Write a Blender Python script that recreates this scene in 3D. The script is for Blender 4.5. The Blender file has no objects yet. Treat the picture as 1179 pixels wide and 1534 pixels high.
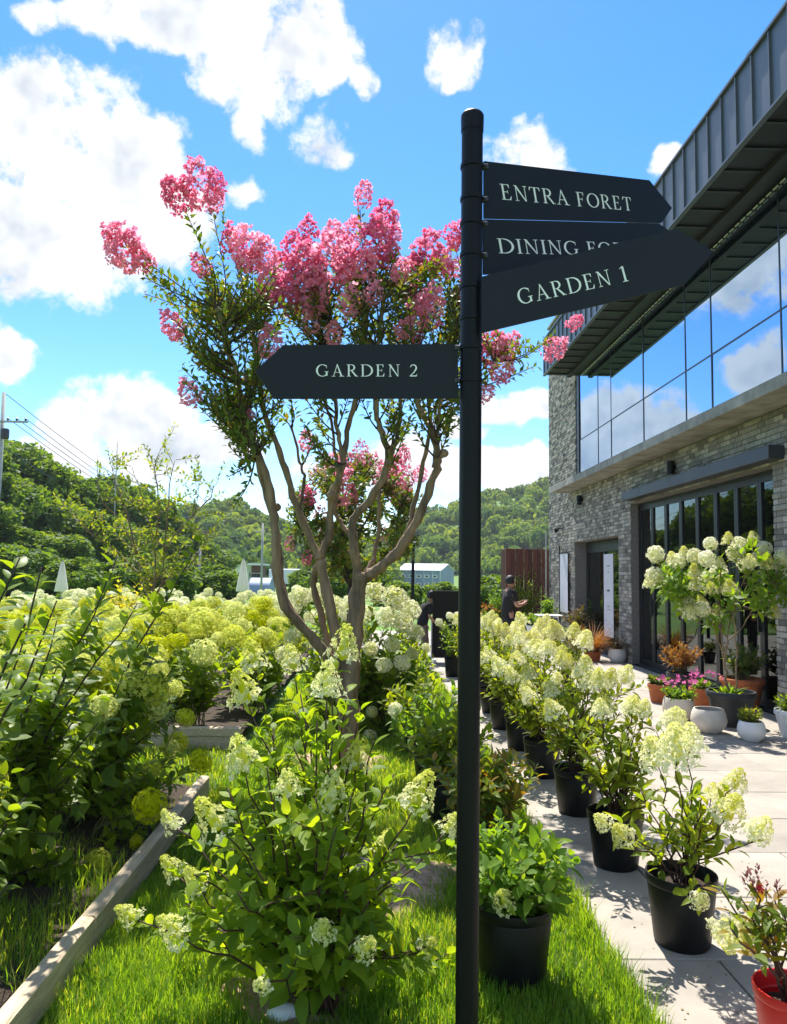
import bpy, math, random
import numpy as np
from mathutils import Matrix, Vector
PI = math.pi
rng = np.random.default_rng(11)
random.seed(11)
scene = bpy.context.scene

# ------------------------------------------------------------------ camera
CH, FPX = 1.65, 1155.0
def camera_axes(yaw, pitch, roll):
    cy, sy, cp, sp = math.cos(yaw), math.sin(yaw), math.cos(pitch), math.sin(pitch)
    F = np.array([sy*cp, cy*cp, sp]); Rt = np.array([cy, -sy, 0.]); U = np.cross(Rt, F)
    c, s = math.cos(roll), math.sin(roll)
    return np.stack([Rt*c+U*s, U*c-Rt*s, -F], 1)
CR = camera_axes(math.radians(1.2473), math.radians(4.5227), math.radians(.8))
cd = bpy.data.cameras.new('camera'); cam = bpy.data.objects.new('camera', cd)
scene.collection.objects.link(cam)
m4 = Matrix.Identity(4)
for i in range(3):
    for j in range(3): m4[i][j] = CR[i, j]
m4[2][3] = CH
cam.matrix_world = m4
cd.sensor_fit = 'VERTICAL'; cd.sensor_height = 36.0; cd.lens = 36.0*FPX/1534.0
cd.clip_start = .05; cd.clip_end = 3000
scene.camera = cam
# survey helpers: photo pixel -> point of the place
def ray(x, y): return CR @ np.array([(x-589.5)/FPX, -(y-767)/FPX, -1.])
def at(x, y, Y): d = ray(x, y); return d*(Y/d[1])+np.array([0, 0, CH])
def gnd(x, y, z=0.): d = ray(x, y); return d*((z-CH)/d[2])+np.array([0, 0, CH])

# ------------------------------------------------------------------ light, sky, exposure
SUN_EL, SUN_AZ = math.radians(60), math.radians(-9)      # azimuth from +Y towards +X
sdir = Vector((math.sin(SUN_AZ)*math.cos(SUN_EL), math.cos(SUN_AZ)*math.cos(SUN_EL), math.sin(SUN_EL)))
sl = bpy.data.lights.new('sun', 'SUN'); sl.energy = 3.7; sl.angle = math.radians(.53); sl.color = (1, .95, .86)
so = bpy.data.objects.new('sun', sl); scene.collection.objects.link(so)
so.rotation_euler = (-sdir).to_track_quat('-Z', 'Y').to_euler(); so.location = (0, 0, 60)
scene.view_settings.view_transform = 'Standard'; scene.view_settings.look = 'None'
scene.view_settings.exposure = 1.36; scene.view_settings.gamma = 1.0
scene.view_settings.use_curve_mapping = False
cy_ = scene.cycles
cy_.max_bounces = 7; cy_.diffuse_bounces = 4; cy_.glossy_bounces = 3; cy_.transmission_bounces = 5
cy_.transparent_max_bounces = 8; cy_.use_denoising = True; cy_.sample_clamp_indirect = 6
cy_.caustics_reflective = False; cy_.caustics_refractive = False

SKY_STRENGTH, CLOUD_LEVEL = .118, 3.8
world = bpy.data.worlds.new('World'); scene.world = world; world.use_nodes = True
world.cycles.sampling_method = 'MANUAL'; world.cycles.sample_map_resolution = 512
def build_world():
    nt = world.node_tree; N, L = nt.nodes, nt.links; N.clear()
    def link(a, b): L.new(a, b)
    def put(sock, v):
        if hasattr(v, 'node'): link(v, sock)
        else: sock.default_value = v
    def M(op, a, b=None, c=None, clamp=False):
        n = N.new('ShaderNodeMath'); n.operation = op; n.use_clamp = clamp
        for i, v in enumerate((a, b, c)):
            if v is not None: put(n.inputs[i], v)
        return n.outputs[0]
    def VM(op, a, b=None, s=None):
        n = N.new('ShaderNodeVectorMath'); n.operation = op
        put(n.inputs[0], a)
        if b is not None: put(n.inputs[1], b)
        if s is not None: put(n.inputs['Scale'], s)
        return n.outputs[0]
    out = N.new('ShaderNodeOutputWorld'); bg = N.new('ShaderNodeBackground')
    sky = N.new('ShaderNodeTexSky'); sky.sky_type = 'NISHITA'; sky.sun_disc = False
    sky.sun_elevation = SUN_EL; sky.sun_rotation = SUN_AZ
    sky.altitude = 100; sky.air_density = 1.0; sky.dust_density = .15; sky.ozone_density = 3.0
    hs = N.new('ShaderNodeHueSaturation'); hs.inputs['Saturation'].default_value = 1.32; hs.inputs['Value'].default_value = .83; hs.inputs['Hue'].default_value = .503
    link(sky.outputs[0], hs.inputs['Color'])
    tc = N.new('ShaderNodeTexCoord'); d = tc.outputs['Generated']
    def noise(vec, scale, detail, rough, dist=0.):
        n = N.new('ShaderNodeTexNoise'); n.inputs['Scale'].default_value = scale; n.inputs['Detail'].default_value = detail
        n.inputs['Roughness'].default_value = rough; n.inputs['Distortion'].default_value = dist
        link(vec, n.inputs['Vector']); return n
    w1 = noise(d, 7.5, 3, .6); off = VM('SUBTRACT', w1.outputs['Color'], (.5, .5, .5))
    dw = VM('ADD', d, VM('SCALE', off, None, .105))
    sx = N.new('ShaderNodeSeparateXYZ'); link(dw, sx.inputs[0])
    az = M('ARCTAN2', sx.outputs[0], sx.outputs[1])
    hyp = M('SQRT', M('ADD', M('MULTIPLY', sx.outputs[0], sx.outputs[0]), M('MULTIPLY', sx.outputs[1], sx.outputs[1])))
    el = M('ARCTAN2', sx.outputs[2], hyp)
    # clouds as (azimuth, elevation, half width, half height, weight), radians; surveyed for the part seen
    px = [(400, 55, 165, 105, .9), (250, 10, 150, 60, .95), (110, 15, 85, 32, .8), (500, 70, 60, 70, .9), (90, 235, 185, 130, .9),
          (60, 370, 170, 100, .9), (200, 300, 120, 120, .95), (30, 150, 60, 60, .9), (690, 85, 52, 46, .72), (490, 222, 66, 42, .72), (385, 195, 42, 36, .66),
          (555, 135, 30, 45, .45), (790, 238, 85, 42, .85), (175, 630, 105, 70, .95), (270, 675, 120, 58, .95), (110, 690, 90, 40, .75), (5, 530, 50, 50, .8), (770, 612, 75, 38, .85),
          (740, 715, 150, 38, .8), (560, 700, 160, 45, .6), (345, 268, 40, 30, .5), (700, 655, 60, 30, .6), (990, 262, 40, 24, .6)]
    bl = []
    for x, y, rx, ry, wgt in px:
        v = ray(x, y); v /= np.linalg.norm(v)
        bl.append((math.atan2(v[0], v[1]), math.asin(v[2]), rx/FPX*1.06, ry/FPX*1.06, wgt))
    avec = N.new('ShaderNodeCombineXYZ'); link(az, avec.inputs[0]); link(el, avec.inputs[1])
    low = noise(d, 3.4, 2, .5)
    # the same broken cumulus goes on all round outside the surveyed part
    side = M('MULTIPLY', M('SUBTRACT', M('ABSOLUTE', az), .60), 6., clamp=True)
    field = M('ADD', M('MULTIPLY', M('SUBTRACT', low.outputs['Fac'], .47), 3.6), M('MULTIPLY', M('SUBTRACT', side, 1.), 3.))
    for a, e, rx, ry, wgt in bl:
        n = N.new('ShaderNodeVectorMath'); n.operation = 'MULTIPLY_ADD'; link(avec.outputs[0], n.inputs[0])
        n.inputs[1].default_value = (1/rx, 1/ry, 0); n.inputs[2].default_value = (-a/rx, -e/ry, 0)
        q = N.new('ShaderNodeVectorMath'); q.operation = 'DOT_PRODUCT'; link(n.outputs[0], q.inputs[0]); link(n.outputs[0], q.inputs[1])
        field = M('SMOOTH_MAX', field, M('SUBTRACT', wgt, q.outputs['Value']), .15)
    field = M('MAXIMUM', field, -1.)
    fb = noise(d, 13, 8, .64)
    dsh = VM('ADD', d, tuple(v*.035 for v in sdir)); fb2 = noise(dsh, 13, 3, .6)
    dens = M('MULTIPLY_ADD', M('SUBTRACT', fb.outputs['Fac'], .5), 3.0, field)
    mr = N.new('ShaderNodeMapRange'); mr.interpolation_type = 'SMOOTHSTEP'; link(dens, mr.inputs[0])
    mr.inputs[1].default_value = .04; mr.inputs[2].default_value = .58
    # cloud brightness: sun side bright, thick bases grey
    lit = M('MULTIPLY_ADD', M('SUBTRACT', fb.outputs['Fac'], fb2.outputs['Fac']), 1.9, .62)
    thick = M('MULTIPLY', M('SUBTRACT', M('MULTIPLY_ADD', M('SUBTRACT', low.outputs['Fac'], .5), 1.6, dens), .55), .5, clamp=True)
    lit = M('SUBTRACT', lit, M('MULTIPLY', thick, .85), clamp=True)
    cr = N.new('ShaderNodeValToRGB'); link(lit, cr.inputs[0])
    cr.color_ramp.elements[0].position = .05; cr.color_ramp.elements[0].color = (.52, .60, .70, 1)
    cr.color_ramp.elements[1].position = .6; cr.color_ramp.elements[1].color = (1, 1, 1, 1)
    cl = VM('SCALE', cr.outputs[0], None, CLOUD_LEVEL)
    mx = N.new('ShaderNodeMix'); mx.data_type = 'RGBA'
    link(mr.outputs[0], mx.inputs[0]); link(hs.outputs[0], mx.inputs[6]); link(cl, mx.inputs[7])
    link(mx.outputs[2], bg.inputs[0]); bg.inputs[1].default_value = SKY_STRENGTH
    link(bg.outputs[0], out.inputs[0])
build_world()

# ------------------------------------------------------------------ geometry helpers
class G:
    """collects vertices and faces, then links them as one mesh object"""
    def __init__(s): s.V, s.F, s.A, s.n = [], [], [], 0
    def add(s, v, faces, a=0.):
        v = np.asarray(v, float).reshape(-1, 3)
        for fa in faces:
            fa = np.asarray(fa, np.int64)
            if fa.size: s.F.append(fa+s.n)
        s.V.append(v); s.A.append(np.broadcast_to(np.asarray(a, float), (len(v),))); s.n += len(v); return s
    def mesh(s, name, mat, origin=(0, 0, 0), smooth=False, sharp=None):
        me = bpy.data.meshes.new(name)
        v = np.concatenate(s.V)-np.asarray(origin, float)
        me.vertices.add(len(v)); me.vertices.foreach_set('co', v.astype(np.float32).ravel())
        loops = np.concatenate([f.ravel() for f in s.F])
        tot = np.concatenate([np.full(len(f), f.shape[1]) for f in s.F])
        st = np.concatenate([[0], np.cumsum(tot)[:-1]])
        me.loops.add(len(loops)); me.loops.foreach_set('vertex_index', loops.astype(np.int32))
        me.polygons.add(len(tot)); me.polygons.foreach_set('loop_start', st.astype(np.int32))
        me.update(calc_edges=True); me.validate()
        at_ = me.attributes.new('v', 'FLOAT', 'POINT')
        at_.data.foreach_set('value', np.concatenate(s.A).astype(np.float32))
        me.polygons.foreach_set('use_smooth', np.full(len(me.polygons), bool(smooth)))
        if smooth:
            if sharp: me.set_sharp_from_angle(angle=math.radians(sharp))
        if mat: me.materials.append(mat)
        return me
    def build(s, name, mat, parent=None, origin=None, smooth=False, sharp=None, kind=None):
        o_ = origin if origin is not None else (tuple(parent_world(parent)) if parent else (0, 0, 0))
        ob = bpy.data.objects.new(name, s.mesh(name, mat, o_, smooth, sharp)); scene.collection.objects.link(ob)
        if parent: ob.parent = parent
        elif origin is not None: ob.location = origin
        if kind: ob['kind'] = kind
        return ob
def parent_world(p):
    v = Vector((0, 0, 0))
    while p: v = v+p.location; p = p.parent
    return v
def tag(o, label, cat, group=None):
    o['label'] = label; o['category'] = cat
    if group: o['group'] = group
    return o
def thing(name, label, cat, loc=(0, 0, 0), group=None):
    o = bpy.data.objects.new(name, None); scene.collection.objects.link(o); o.empty_display_size = .05
    o.location = loc
    return tag(o, label, cat, group)
def struct(g, name, mat, **k): return g.build(name, mat, kind='structure', **k)
def copy_tree(o, parent=None):
    c = o.copy(); scene.collection.objects.link(c)
    if parent: c.parent = parent
    for ch in list(o.children): copy_tree(ch, c)
    return c
def place(proto, loc, rz, label, group=None, scale=1., first=[]):
    c = copy_tree(proto); c.location = loc; c.rotation_euler = (0, 0, rz); c.scale = (scale,)*3
    c['label'] = label
    if group: c['group'] = group
    return c
def inst(name, me, parent, pos, R, s=1.):
    """a part sharing mesh data; pos is a world point"""
    o = bpy.data.objects.new(name, me); scene.collection.objects.link(o); o.parent = parent
    p = np.asarray(pos, float)-np.array(parent_world(parent))
    S = R*s
    m = Matrix(((S[0, 0], S[0, 1], S[0, 2], p[0]), (S[1, 0], S[1, 1], S[1, 2], p[1]), (S[2, 0], S[2, 1], S[2, 2], p[2]), (0, 0, 0, 1)))
    o.matrix_local = m
    return o
def box(c, s, rz=0.):
    c = np.asarray(c, float); h = np.asarray(s, float)/2
    v = np.array([(x, y, z) for z in (-1, 1) for y in (-1, 1) for x in (-1, 1)])*h
    if rz: v = v @ np.array([[math.cos(rz), math.sin(rz), 0], [-math.sin(rz), math.cos(rz), 0], [0, 0, 1]])
    return v+c, [[(0, 2, 3, 1), (4, 5, 7, 6), (0, 1, 5, 4), (2, 6, 7, 3), (0, 4, 6, 2), (1, 3, 7, 5)]]
def cbox(c, s, ch=.01, rz=0.):
    """box with all edges chamfered"""
    c = np.asarray(c, float); h = np.asarray(s, float)/2; ch = min(ch, h.min()*.45)
    V, idx = [], {}
    for sx in (-1, 1):
        for sy in (-1, 1):
            for sz in (-1, 1):
                for ax in range(3):
                    p = np.array([sx, sy, sz])*(h-ch); p[ax] = (sx, sy, sz)[ax]*h[ax]
                    idx[(sx, sy, sz, ax)] = len(V); V.append(p)
    F4, F3 = [], []
    def orient(q):
        P = [V[i] for i in q]; n = np.cross(P[1]-P[0], P[2]-P[0])
        return q if np.dot(n, sum(P)) > 0 else q[::-1]
    for ax in range(3):
        a, b = [i for i in range(3) if i != ax]
        for s_ in (-1, 1):
            q = []
            for u, w in ((-1, -1), (1, -1), (1, 1), (-1, 1)):
                k = [0, 0, 0]; k[ax] = s_; k[a] = u; k[b] = w; q.append(idx[(*k, ax)])
            F4.append(orient(tuple(q)))
        for u in (-1, 1):
            for w in (-1, 1):
                k0 = [0, 0, 0]; k0[a] = u; k0[b] = w; k1 = list(k0); k0[ax] = -1; k1[ax] = 1
                F4.append(orient((idx[(*k0, a)], idx[(*k1, a)], idx[(*k1, b)], idx[(*k0, b)])))
    for sx in (-1, 1):
        for sy in (-1, 1):
            for sz in (-1, 1): F3.append(orient(tuple(idx[(sx, sy, sz, ax)] for ax in range(3))))
    V = np.array(V)
    if rz: V = V @ np.array([[math.cos(rz), math.sin(rz), 0], [-math.sin(rz), math.cos(rz), 0], [0, 0, 1]])
    return V+c, [F4, F3]
def unit(v): v = np.asarray(v, float); return v/np.maximum(np.linalg.norm(v, axis=-1, keepdims=True), 1e-9)
def tube(pts, rad, n=6, caps=True):
    P = np.asarray(pts, float); k = len(P); rad = np.broadcast_to(np.asarray(rad, float), (k,))
    T = unit(np.gradient(P, axis=0)); ref = np.array([.3, .2, 1.]) if abs(T[0][2]) < .8 else np.array([1., .1, 0])
    A = unit(np.cross(T, ref)); B = np.cross(T, A)
    th = np.arange(n)*2*PI/n
    V = (P[:, None]+rad[:, None, None]*(np.cos(th)[None, :, None]*A[:, None]+np.sin(th)[None, :, None]*B[:, None])).reshape(-1, 3)
    i = np.arange(k-1)[:, None]*n; j = np.arange(n)[None]; j2 = (j+1) % n
    F = [np.stack([i+j, i+n+j, i+n+j2, i+j2], -1).reshape(-1, 4)]
    if caps: F += [np.arange(n)[None], (np.arange(n)[::-1]+(k-1)*n)[None]]
    return V, F
def lathe(prof, n=28, c=(0, 0, 0)):
    pr = np.asarray(prof, float); th = np.arange(n)*2*PI/n; k = len(pr)
    V = np.stack([pr[:, None, 0]*np.cos(th), pr[:, None, 0]*np.sin(th), np.broadcast_to(pr[:, None, 1], (k, n))], -1).reshape(-1, 3)
    i = np.arange(k-1)[:, None]*n; j = np.arange(n)[None]; j2 = (j+1) % n
    return V+np.asarray(c, float), [np.stack([i+j, i+j2, i+n+j2, i+n+j], -1).reshape(-1, 4)]
def smooth_path(pts, m=5):
    P = np.asarray(pts, float); k = len(P)
    if k < 3: return np.linspace(P[0], P[-1], m+1)
    Q = np.vstack([2*P[0]-P[1], P, 2*P[-1]-P[-2]]); out = []
    for i in range(k-1):
        p0, p1, p2, p3 = Q[i:i+4]
        for t in np.linspace(0, 1, m, endpoint=False):
            out.append(.5*((2*p1)+(-p0+p2)*t+(2*p0-5*p1+4*p2-p3)*t*t+(-p0+3*p1-3*p2+p3)*t**3))
    out.append(P[-1]); return np.array(out)
def frames(d, up):
    """columns x along d, z as near up as possible"""
    d = unit(d); up = np.broadcast_to(np.asarray(up, float), d.shape)
    y = unit(np.cross(up, d)); z = np.cross(d, y)
    return np.stack([d, y, z], -1)
def scatter(g, tmpl, pos, R, s, a=None):
    v, F = tmpl; n = len(pos)
    if not n: return
    s = np.broadcast_to(np.asarray(s, float), (n,))
    V = np.einsum('nij,kj->nki', R, v)*s[:, None, None]+np.asarray(pos)[:, None]
    a = rng.random(n) if a is None else np.asarray(a)
    k = len(v); o = (np.arange(n)*k)[:, None, None]
    g.add(V.reshape(-1, 3), [(np.asarray(f)[None]+o).reshape(-1, np.asarray(f).shape[1]) for f in F], np.repeat(a, k))
def leaf_tmpl(W=.42, n=4, fold=.25, droop=.25, peak=.45, wave=0.):
    t = np.linspace(0, 1, n+1); w = W/2*np.sin(PI*t**(math.log(.5)/math.log(peak)))**.85
    mid = np.stack([t, 0*t, -droop*t*t+.08*t], 1); V = [mid]
    for s_ in (1, -1):
        e = mid[1:-1].copy(); e[:, 1] = s_*w[1:-1]; e[:, 2] += fold*w[1:-1]+wave*s_*np.sin(t[1:-1]*9); V.append(e)
    V = np.vstack(V); L0 = n+1; R0 = n+1+n-1; F3, F4 = [], []
    F3 += [(0, 1, L0), (0, R0, 1), (n, L0+n-2, n-1), (n, n-1, R0+n-2)]
    for i in range(1, n-1):
        F4 += [(i, i+1, L0+i, L0+i-1), (i+1, i, R0+i-1, R0+i)]
    return V, [F3]+([F4] if F4 else [])
small_leaf = (np.array([(0, 0, 0), (.45, .24, .07), (.5, 0, .0), (.45, -.24, .07), (1, 0, -.1)]), [[(0, 2, 1), (0, 3, 2), (2, 4, 1), (3, 4, 2)]])
def noise1(P, f, seed=0):
    P = np.asarray(P, float)*f
    return (np.sin(P[..., 0]*1.7+seed)+np.sin(P[..., 1]*2.3+1.3*seed+P[..., 0])+np.sin(P[..., 2]*1.9-seed+P[..., 1]*.7))/3

# ------------------------------------------------------------------ materials
def nmat(name):
    m = bpy.data.materials.new(name); m.use_nodes = True
    nt = m.node_tree; nt.nodes.clear(); o = nt.nodes.new('ShaderNodeOutputMaterial')
    return m, nt, nt.nodes.new, nt.links.new, o
def rgba(c): return (c[0], c[1], c[2], 1.)
def vary(nt, attr=True):
    """0..1 value that differs from leaf to leaf and object to object"""
    N, L = nt.nodes.new, nt.links.new
    oi = N('ShaderNodeObjectInfo'); a = N('ShaderNodeAttribute'); a.attribute_name = 'v'
    s = N('ShaderNodeMath'); s.operation = 'ADD'; L(oi.outputs['Random'], s.inputs[0]); L(a.outputs['Fac'], s.inputs[1])
    f = N('ShaderNodeMath'); f.operation = 'FRACT'; L(s.outputs[0], f.inputs[0]); return f.outputs[0]
def ramp(nt, src, stops):
    r = nt.nodes.new('ShaderNodeValToRGB'); nt.links.new(src, r.inputs[0]); e = r.color_ramp.elements
    while len(e) < len(stops): e.new(.5)
    for i, (p, c) in enumerate(stops): e[i].position = p; e[i].color = rgba(c)
    return r.outputs[0]
def leaf_mat(name, cols, trans=.42, tcol=None, rough=.52, spec=.25):
    m, nt, N, L, o = nmat(name)
    v = vary(nt); col = ramp(nt, v, [(i/(len(cols)-1), c) for i, c in enumerate(cols)])
    tc = N('ShaderNodeTexCoord'); nz = N('ShaderNodeTexNoise'); nz.inputs['Scale'].default_value = 22; nz.inputs['Detail'].default_value = 4
    L(tc.outputs['Object'], nz.inputs['Vector'])
    mr = N('ShaderNodeMapRange'); mr.inputs[3].default_value = .72; mr.inputs[4].default_value = 1.28; L(nz.outputs['Fac'], mr.inputs[0])
    mu = N('ShaderNodeVectorMath'); mu.operation = 'SCALE'; L(col, mu.inputs[0]); L(mr.outputs[0], mu.inputs['Scale'])
    p = N('ShaderNodeBsdfPrincipled'); L(mu.outputs[0], p.inputs['Base Color']); p.inputs['Roughness'].default_value = rough
    p.inputs['Specular IOR Level'].default_value = spec
    t = N('ShaderNodeBsdfTranslucent')
    if tcol is None:
        g = N('ShaderNodeMix'); g.data_type = 'RGBA'; g.blend_type = 'MULTIPLY'; g.inputs[0].default_value = 1.
        L(mu.outputs[0], g.inputs[6]); g.inputs[7].default_value = (2.5, 2.15, .45, 1); L(g.outputs[2], t.inputs[0])
    else: t.inputs[0].default_value = rgba(tcol)
    mx = N('ShaderNodeMixShader'); mx.inputs[0].default_value = trans
    L(p.outputs[0], mx.inputs[1]); L(t.outputs[0], mx.inputs[2]); L(mx.outputs[0], o.inputs[0]); return m
def petal_mat(name, stops, trans=.35, attr=True):
    m, nt, N, L, o = nmat(name)
    a = N('ShaderNodeAttribute'); a.attribute_name = 'v'; col = ramp(nt, a.outputs['Fac'], stops)
    oi = N('ShaderNodeObjectInfo'); hs = N('ShaderNodeHueSaturation'); L(col, hs.inputs['Color'])
    mr = N('ShaderNodeMapRange'); L(oi.outputs['Random'], mr.inputs[0]); mr.inputs[3].default_value = .86; mr.inputs[4].default_value = 1.06
    L(mr.outputs[0], hs.inputs['Value'])
    m2 = N('ShaderNodeMapRange'); L(oi.outputs['Random'], m2.inputs[0]); m2.inputs[3].default_value = 1.2; m2.inputs[4].default_value = .75
    L(m2.outputs[0], hs.inputs['Saturation'])
    p = N('ShaderNodeBsdfPrincipled'); L(hs.outputs[0], p.inputs['Base Color']); p.inputs['Roughness'].default_value = .6; p.inputs['Specular IOR Level'].default_value = .2
    t = N('ShaderNodeBsdfTranslucent'); L(hs.outputs[0], t.inputs[0])
    mx = N('ShaderNodeMixShader'); mx.inputs[0].default_value = trans
    L(p.outputs[0], mx.inputs[1]); L(t.outputs[0], mx.inputs[2]); L(mx.outputs[0], o.inputs[0]); return m
def mat(name, c, rough=.6, metal=0., var=0., nscale=8., c2=None, bump=0., bscale=60., spec=.5, objvar=0., det=5, stretch=(1, 1, 1)):
    m, nt, N, L, o = nmat(name); p = N('ShaderNodeBsdfPrincipled'); L(p.outputs[0], o.inputs[0])
    p.inputs['Roughness'].default_value = rough; p.inputs['Metallic'].default_value = metal; p.inputs['Specular IOR Level'].default_value = spec
    tc = N('ShaderNodeTexCoord'); mp = N('ShaderNodeMapping'); mp.inputs['Scale'].default_value = stretch; L(tc.outputs['Object'], mp.inputs[0])
    nz = N('ShaderNodeTexNoise'); nz.inputs['Scale'].default_value = nscale; nz.inputs['Detail'].default_value = det; nz.inputs['Roughness'].default_value = .62
    if objvar:
        oi = N('ShaderNodeObjectInfo'); ad = N('ShaderNodeVectorMath'); ad.operation = 'ADD'; L(mp.outputs[0], ad.inputs[0])
        sc = N('ShaderNodeMath'); sc.operation = 'MULTIPLY'; sc.inputs[1].default_value = 50; L(oi.outputs['Random'], sc.inputs[0]); L(sc.outputs[0], ad.inputs[1]); L(ad.outputs[0], nz.inputs['Vector'])
    else: L(mp.outputs[0], nz.inputs['Vector'])
    c2 = c2 or tuple(x*(1-var) for x in c); lo = c2; hi = c if c2 is not None and var == 0 else tuple(min(1, x*(1+var)) for x in c)
    col = ramp(nt, nz.outputs['Fac'], [(.3, lo), (.7, hi)])
    if objvar:
        hs = N('ShaderNodeHueSaturation'); L(col, hs.inputs['Color']); mr = N('ShaderNodeMapRange'); L(vary(nt), mr.inputs[0])
        mr.inputs[3].default_value = 1-objvar; mr.inputs[4].default_value = 1+objvar; L(mr.outputs[0], hs.inputs['Value']); col = hs.outputs[0]
    L(col, p.inputs['Base Color'])
    if bump:
        n2 = N('ShaderNodeTexNoise'); n2.inputs['Scale'].default_value = bscale; n2.inputs['Detail'].default_value = 6; L(mp.outputs[0], n2.inputs['Vector'])
        b = N('ShaderNodeBump'); b.inputs['Strength'].default_value = bump; b.inputs['Distance'].default_value = .02; L(n2.outputs['Fac'], b.inputs['Height']); L(b.outputs[0], p.inputs['Normal'])
    rr = N('ShaderNodeMapRange'); rr.inputs[3].default_value = max(0, rough-.12); rr.inputs[4].default_value = min(1, rough+.12); L(nz.outputs['Fac'], rr.inputs[0]); L(rr.outputs[0], p.inputs['Roughness'])
    return m
M = dict(
    black_metal=mat('black_metal', (.004, .0045, .0055), .45, .0, .3, 30, bump=.05, bscale=300, spec=.22),
    sign=mat('sign_paint', (.0105, .0135, .0195), .55, 0, 0, 4, c2=(.0065, .0085, .0135), bump=.03, bscale=400, spec=.3, det=9),
    letter=mat('white_paint', (.86, .86, .86), .6, 0, .05, 40),
    steel=mat('steel', (.06, .06, .065), .35, .8, .2, 30),
    pot_black=mat('black_plastic', (.0065, .007, .0075), .46, 0, .6, 9, bump=.08, bscale=40, spec=.28, det=8),
    pot_grey=mat('dark_grey_plastic', (.022, .025, .028), .5, 0, .25, 9, bump=.05),
    pot_white=mat('white_ceramic', (.78, .78, .77), .35, 0, .05, 6, bump=.03),
    pot_beige=mat('beige_ceramic', (.66, .59, .50), .7, 0, .12, 8, bump=.12, bscale=90),
    pot_red=mat('red_plastic', (.62, .012, .014), .38, 0, .1, 6),
    terracotta=mat('terracotta', (.45, .13, .045), .8, 0, .25, 7, bump=.12),
    pot_lime=mat('lime_glaze', (.22, .32, .03), .5, 0, .2, 7),
    soil=mat('soil', (.045, .028, .017), .95, 0, .5, 30, bump=.8, bscale=90),
    mulch=mat('mulch', (.55, .40, .27), .95, 0, 0, 26, c2=(.24, .14, .08), bump=.8, bscale=70),
    lawn=mat('lawn_soil', (.075, .13, .02), .95, 0, 0, 9, c2=(.05, .075, .015), bump=.6, bscale=60),
    meadow=mat('meadow', (.17, .29, .03), .95, 0, 0, .08, c2=(.07, .15, .02), bump=.5, bscale=2),
    tile=mat('paving_stone', (.335, .30, .255), .8, 0, .22, 2.4, bump=.10, bscale=70, objvar=.07, det=9),
    joint=mat('paving_joint', (.17, .16, .145), .95, 0, .3, 20),
    brick=mat('grey_brick', (.41, .37, .31), .85, 0, 0, 9, c2=(.16, .152, .142), bump=.35, bscale=70, objvar=.55),
    mortar=mat('mortar', (.18, .17, .16), .95, 0, .3, 20, bump=.4),
    concrete=mat('raw_concrete', (.42, .40, .36), .85, 0, 0, 3.2, c2=(.17, .16, .14), bump=.2, bscale=40, det=10),
    fascia=mat('fascia_metal', (.11, .125, .155), .42, .25, .12, 3, bump=.02),
    canopy=mat('canopy_metal', (.035, .04, .05), .45, .1, .15, 3),
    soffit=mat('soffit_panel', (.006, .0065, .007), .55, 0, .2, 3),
    frame=mat('dark_frame', (.014, .017, .02), .4, 0, .2, 20),
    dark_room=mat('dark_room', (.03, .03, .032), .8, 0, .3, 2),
    wood=mat('weathered_timber', (.72, .60, .43), .85, 0, 0, 5, c2=(.42, .32, .21), bump=.4, bscale=24, stretch=(9, .7, 9)),
    wood_red=mat('red_brown_timber', (.15, .045, .027), .7, 0, 0, 6, c2=(.06, .018, .012), bump=.25, objvar=.25, stretch=(4, 4, .6)),
    bark=mat('smooth_bark', (.40, .27, .155), .75, 0, 0, 11, c2=(.085, .055, .032), bump=.7, bscale=40, stretch=(1, 1, .22)),
    bark_dark=mat('dark_bark', (.06, .042, .032), .85, 0, .5, 20, bump=.4),
    stem_red=mat('red_brown_stem', (.07, .03, .02), .7, 0, .5, 20),
    stem_green=mat('green_stem', (.16, .15, .05), .7, 0, .4, 20),
    cloth_white=mat('white_canvas', (.75, .74, .70), .85, 0, .06, 3, bump=.15, bscale=20),
    wall_blue=mat('blue_grey_cladding', (.24, .31, .46), .6, 0, .08, .6),
    roof_white=mat('pale_sheet_roof', (.72, .75, .78), .5, 0, .08, .5),
    white=mat('white_paint_wall', (.78, .78, .76), .6, 0, .06, 1),
    pane_dark=mat('dark_pane', (.02, .025, .03), .12, 0, .2, 2),
    skin=mat('skin', (.50, .27, .18), .55, 0, .1, 12),
    hair=mat('black_hair', (.012, .010, .009), .5, 0, .3, 60, bump=.4, bscale=120),
    cloth_black=mat('black_cloth', (.016, .016, .018), .9, 0, .3, 14, bump=.3, bscale=25),
    cloth_brown=mat('brown_cloth', (.16, .12, .095), .9, 0, .2, 14, bump=.3, bscale=25),
    grey_stone=mat('grey_stone', (.34, .34, .33), .85, 0, .2, 7, bump=.3),
    pole_grey=mat('grey_pole', (.38, .38, .37), .7, 0, .15, 4),
    paper=mat('poster_paper', (.66, .66, .72), .6, 0, 0, 4.5, c2=(.58, .55, .62)),
    hill=mat('hill_ground', (.10, .17, .03), .95, 0, 0, .05, c2=(.04, .07, .015)),
)
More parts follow.
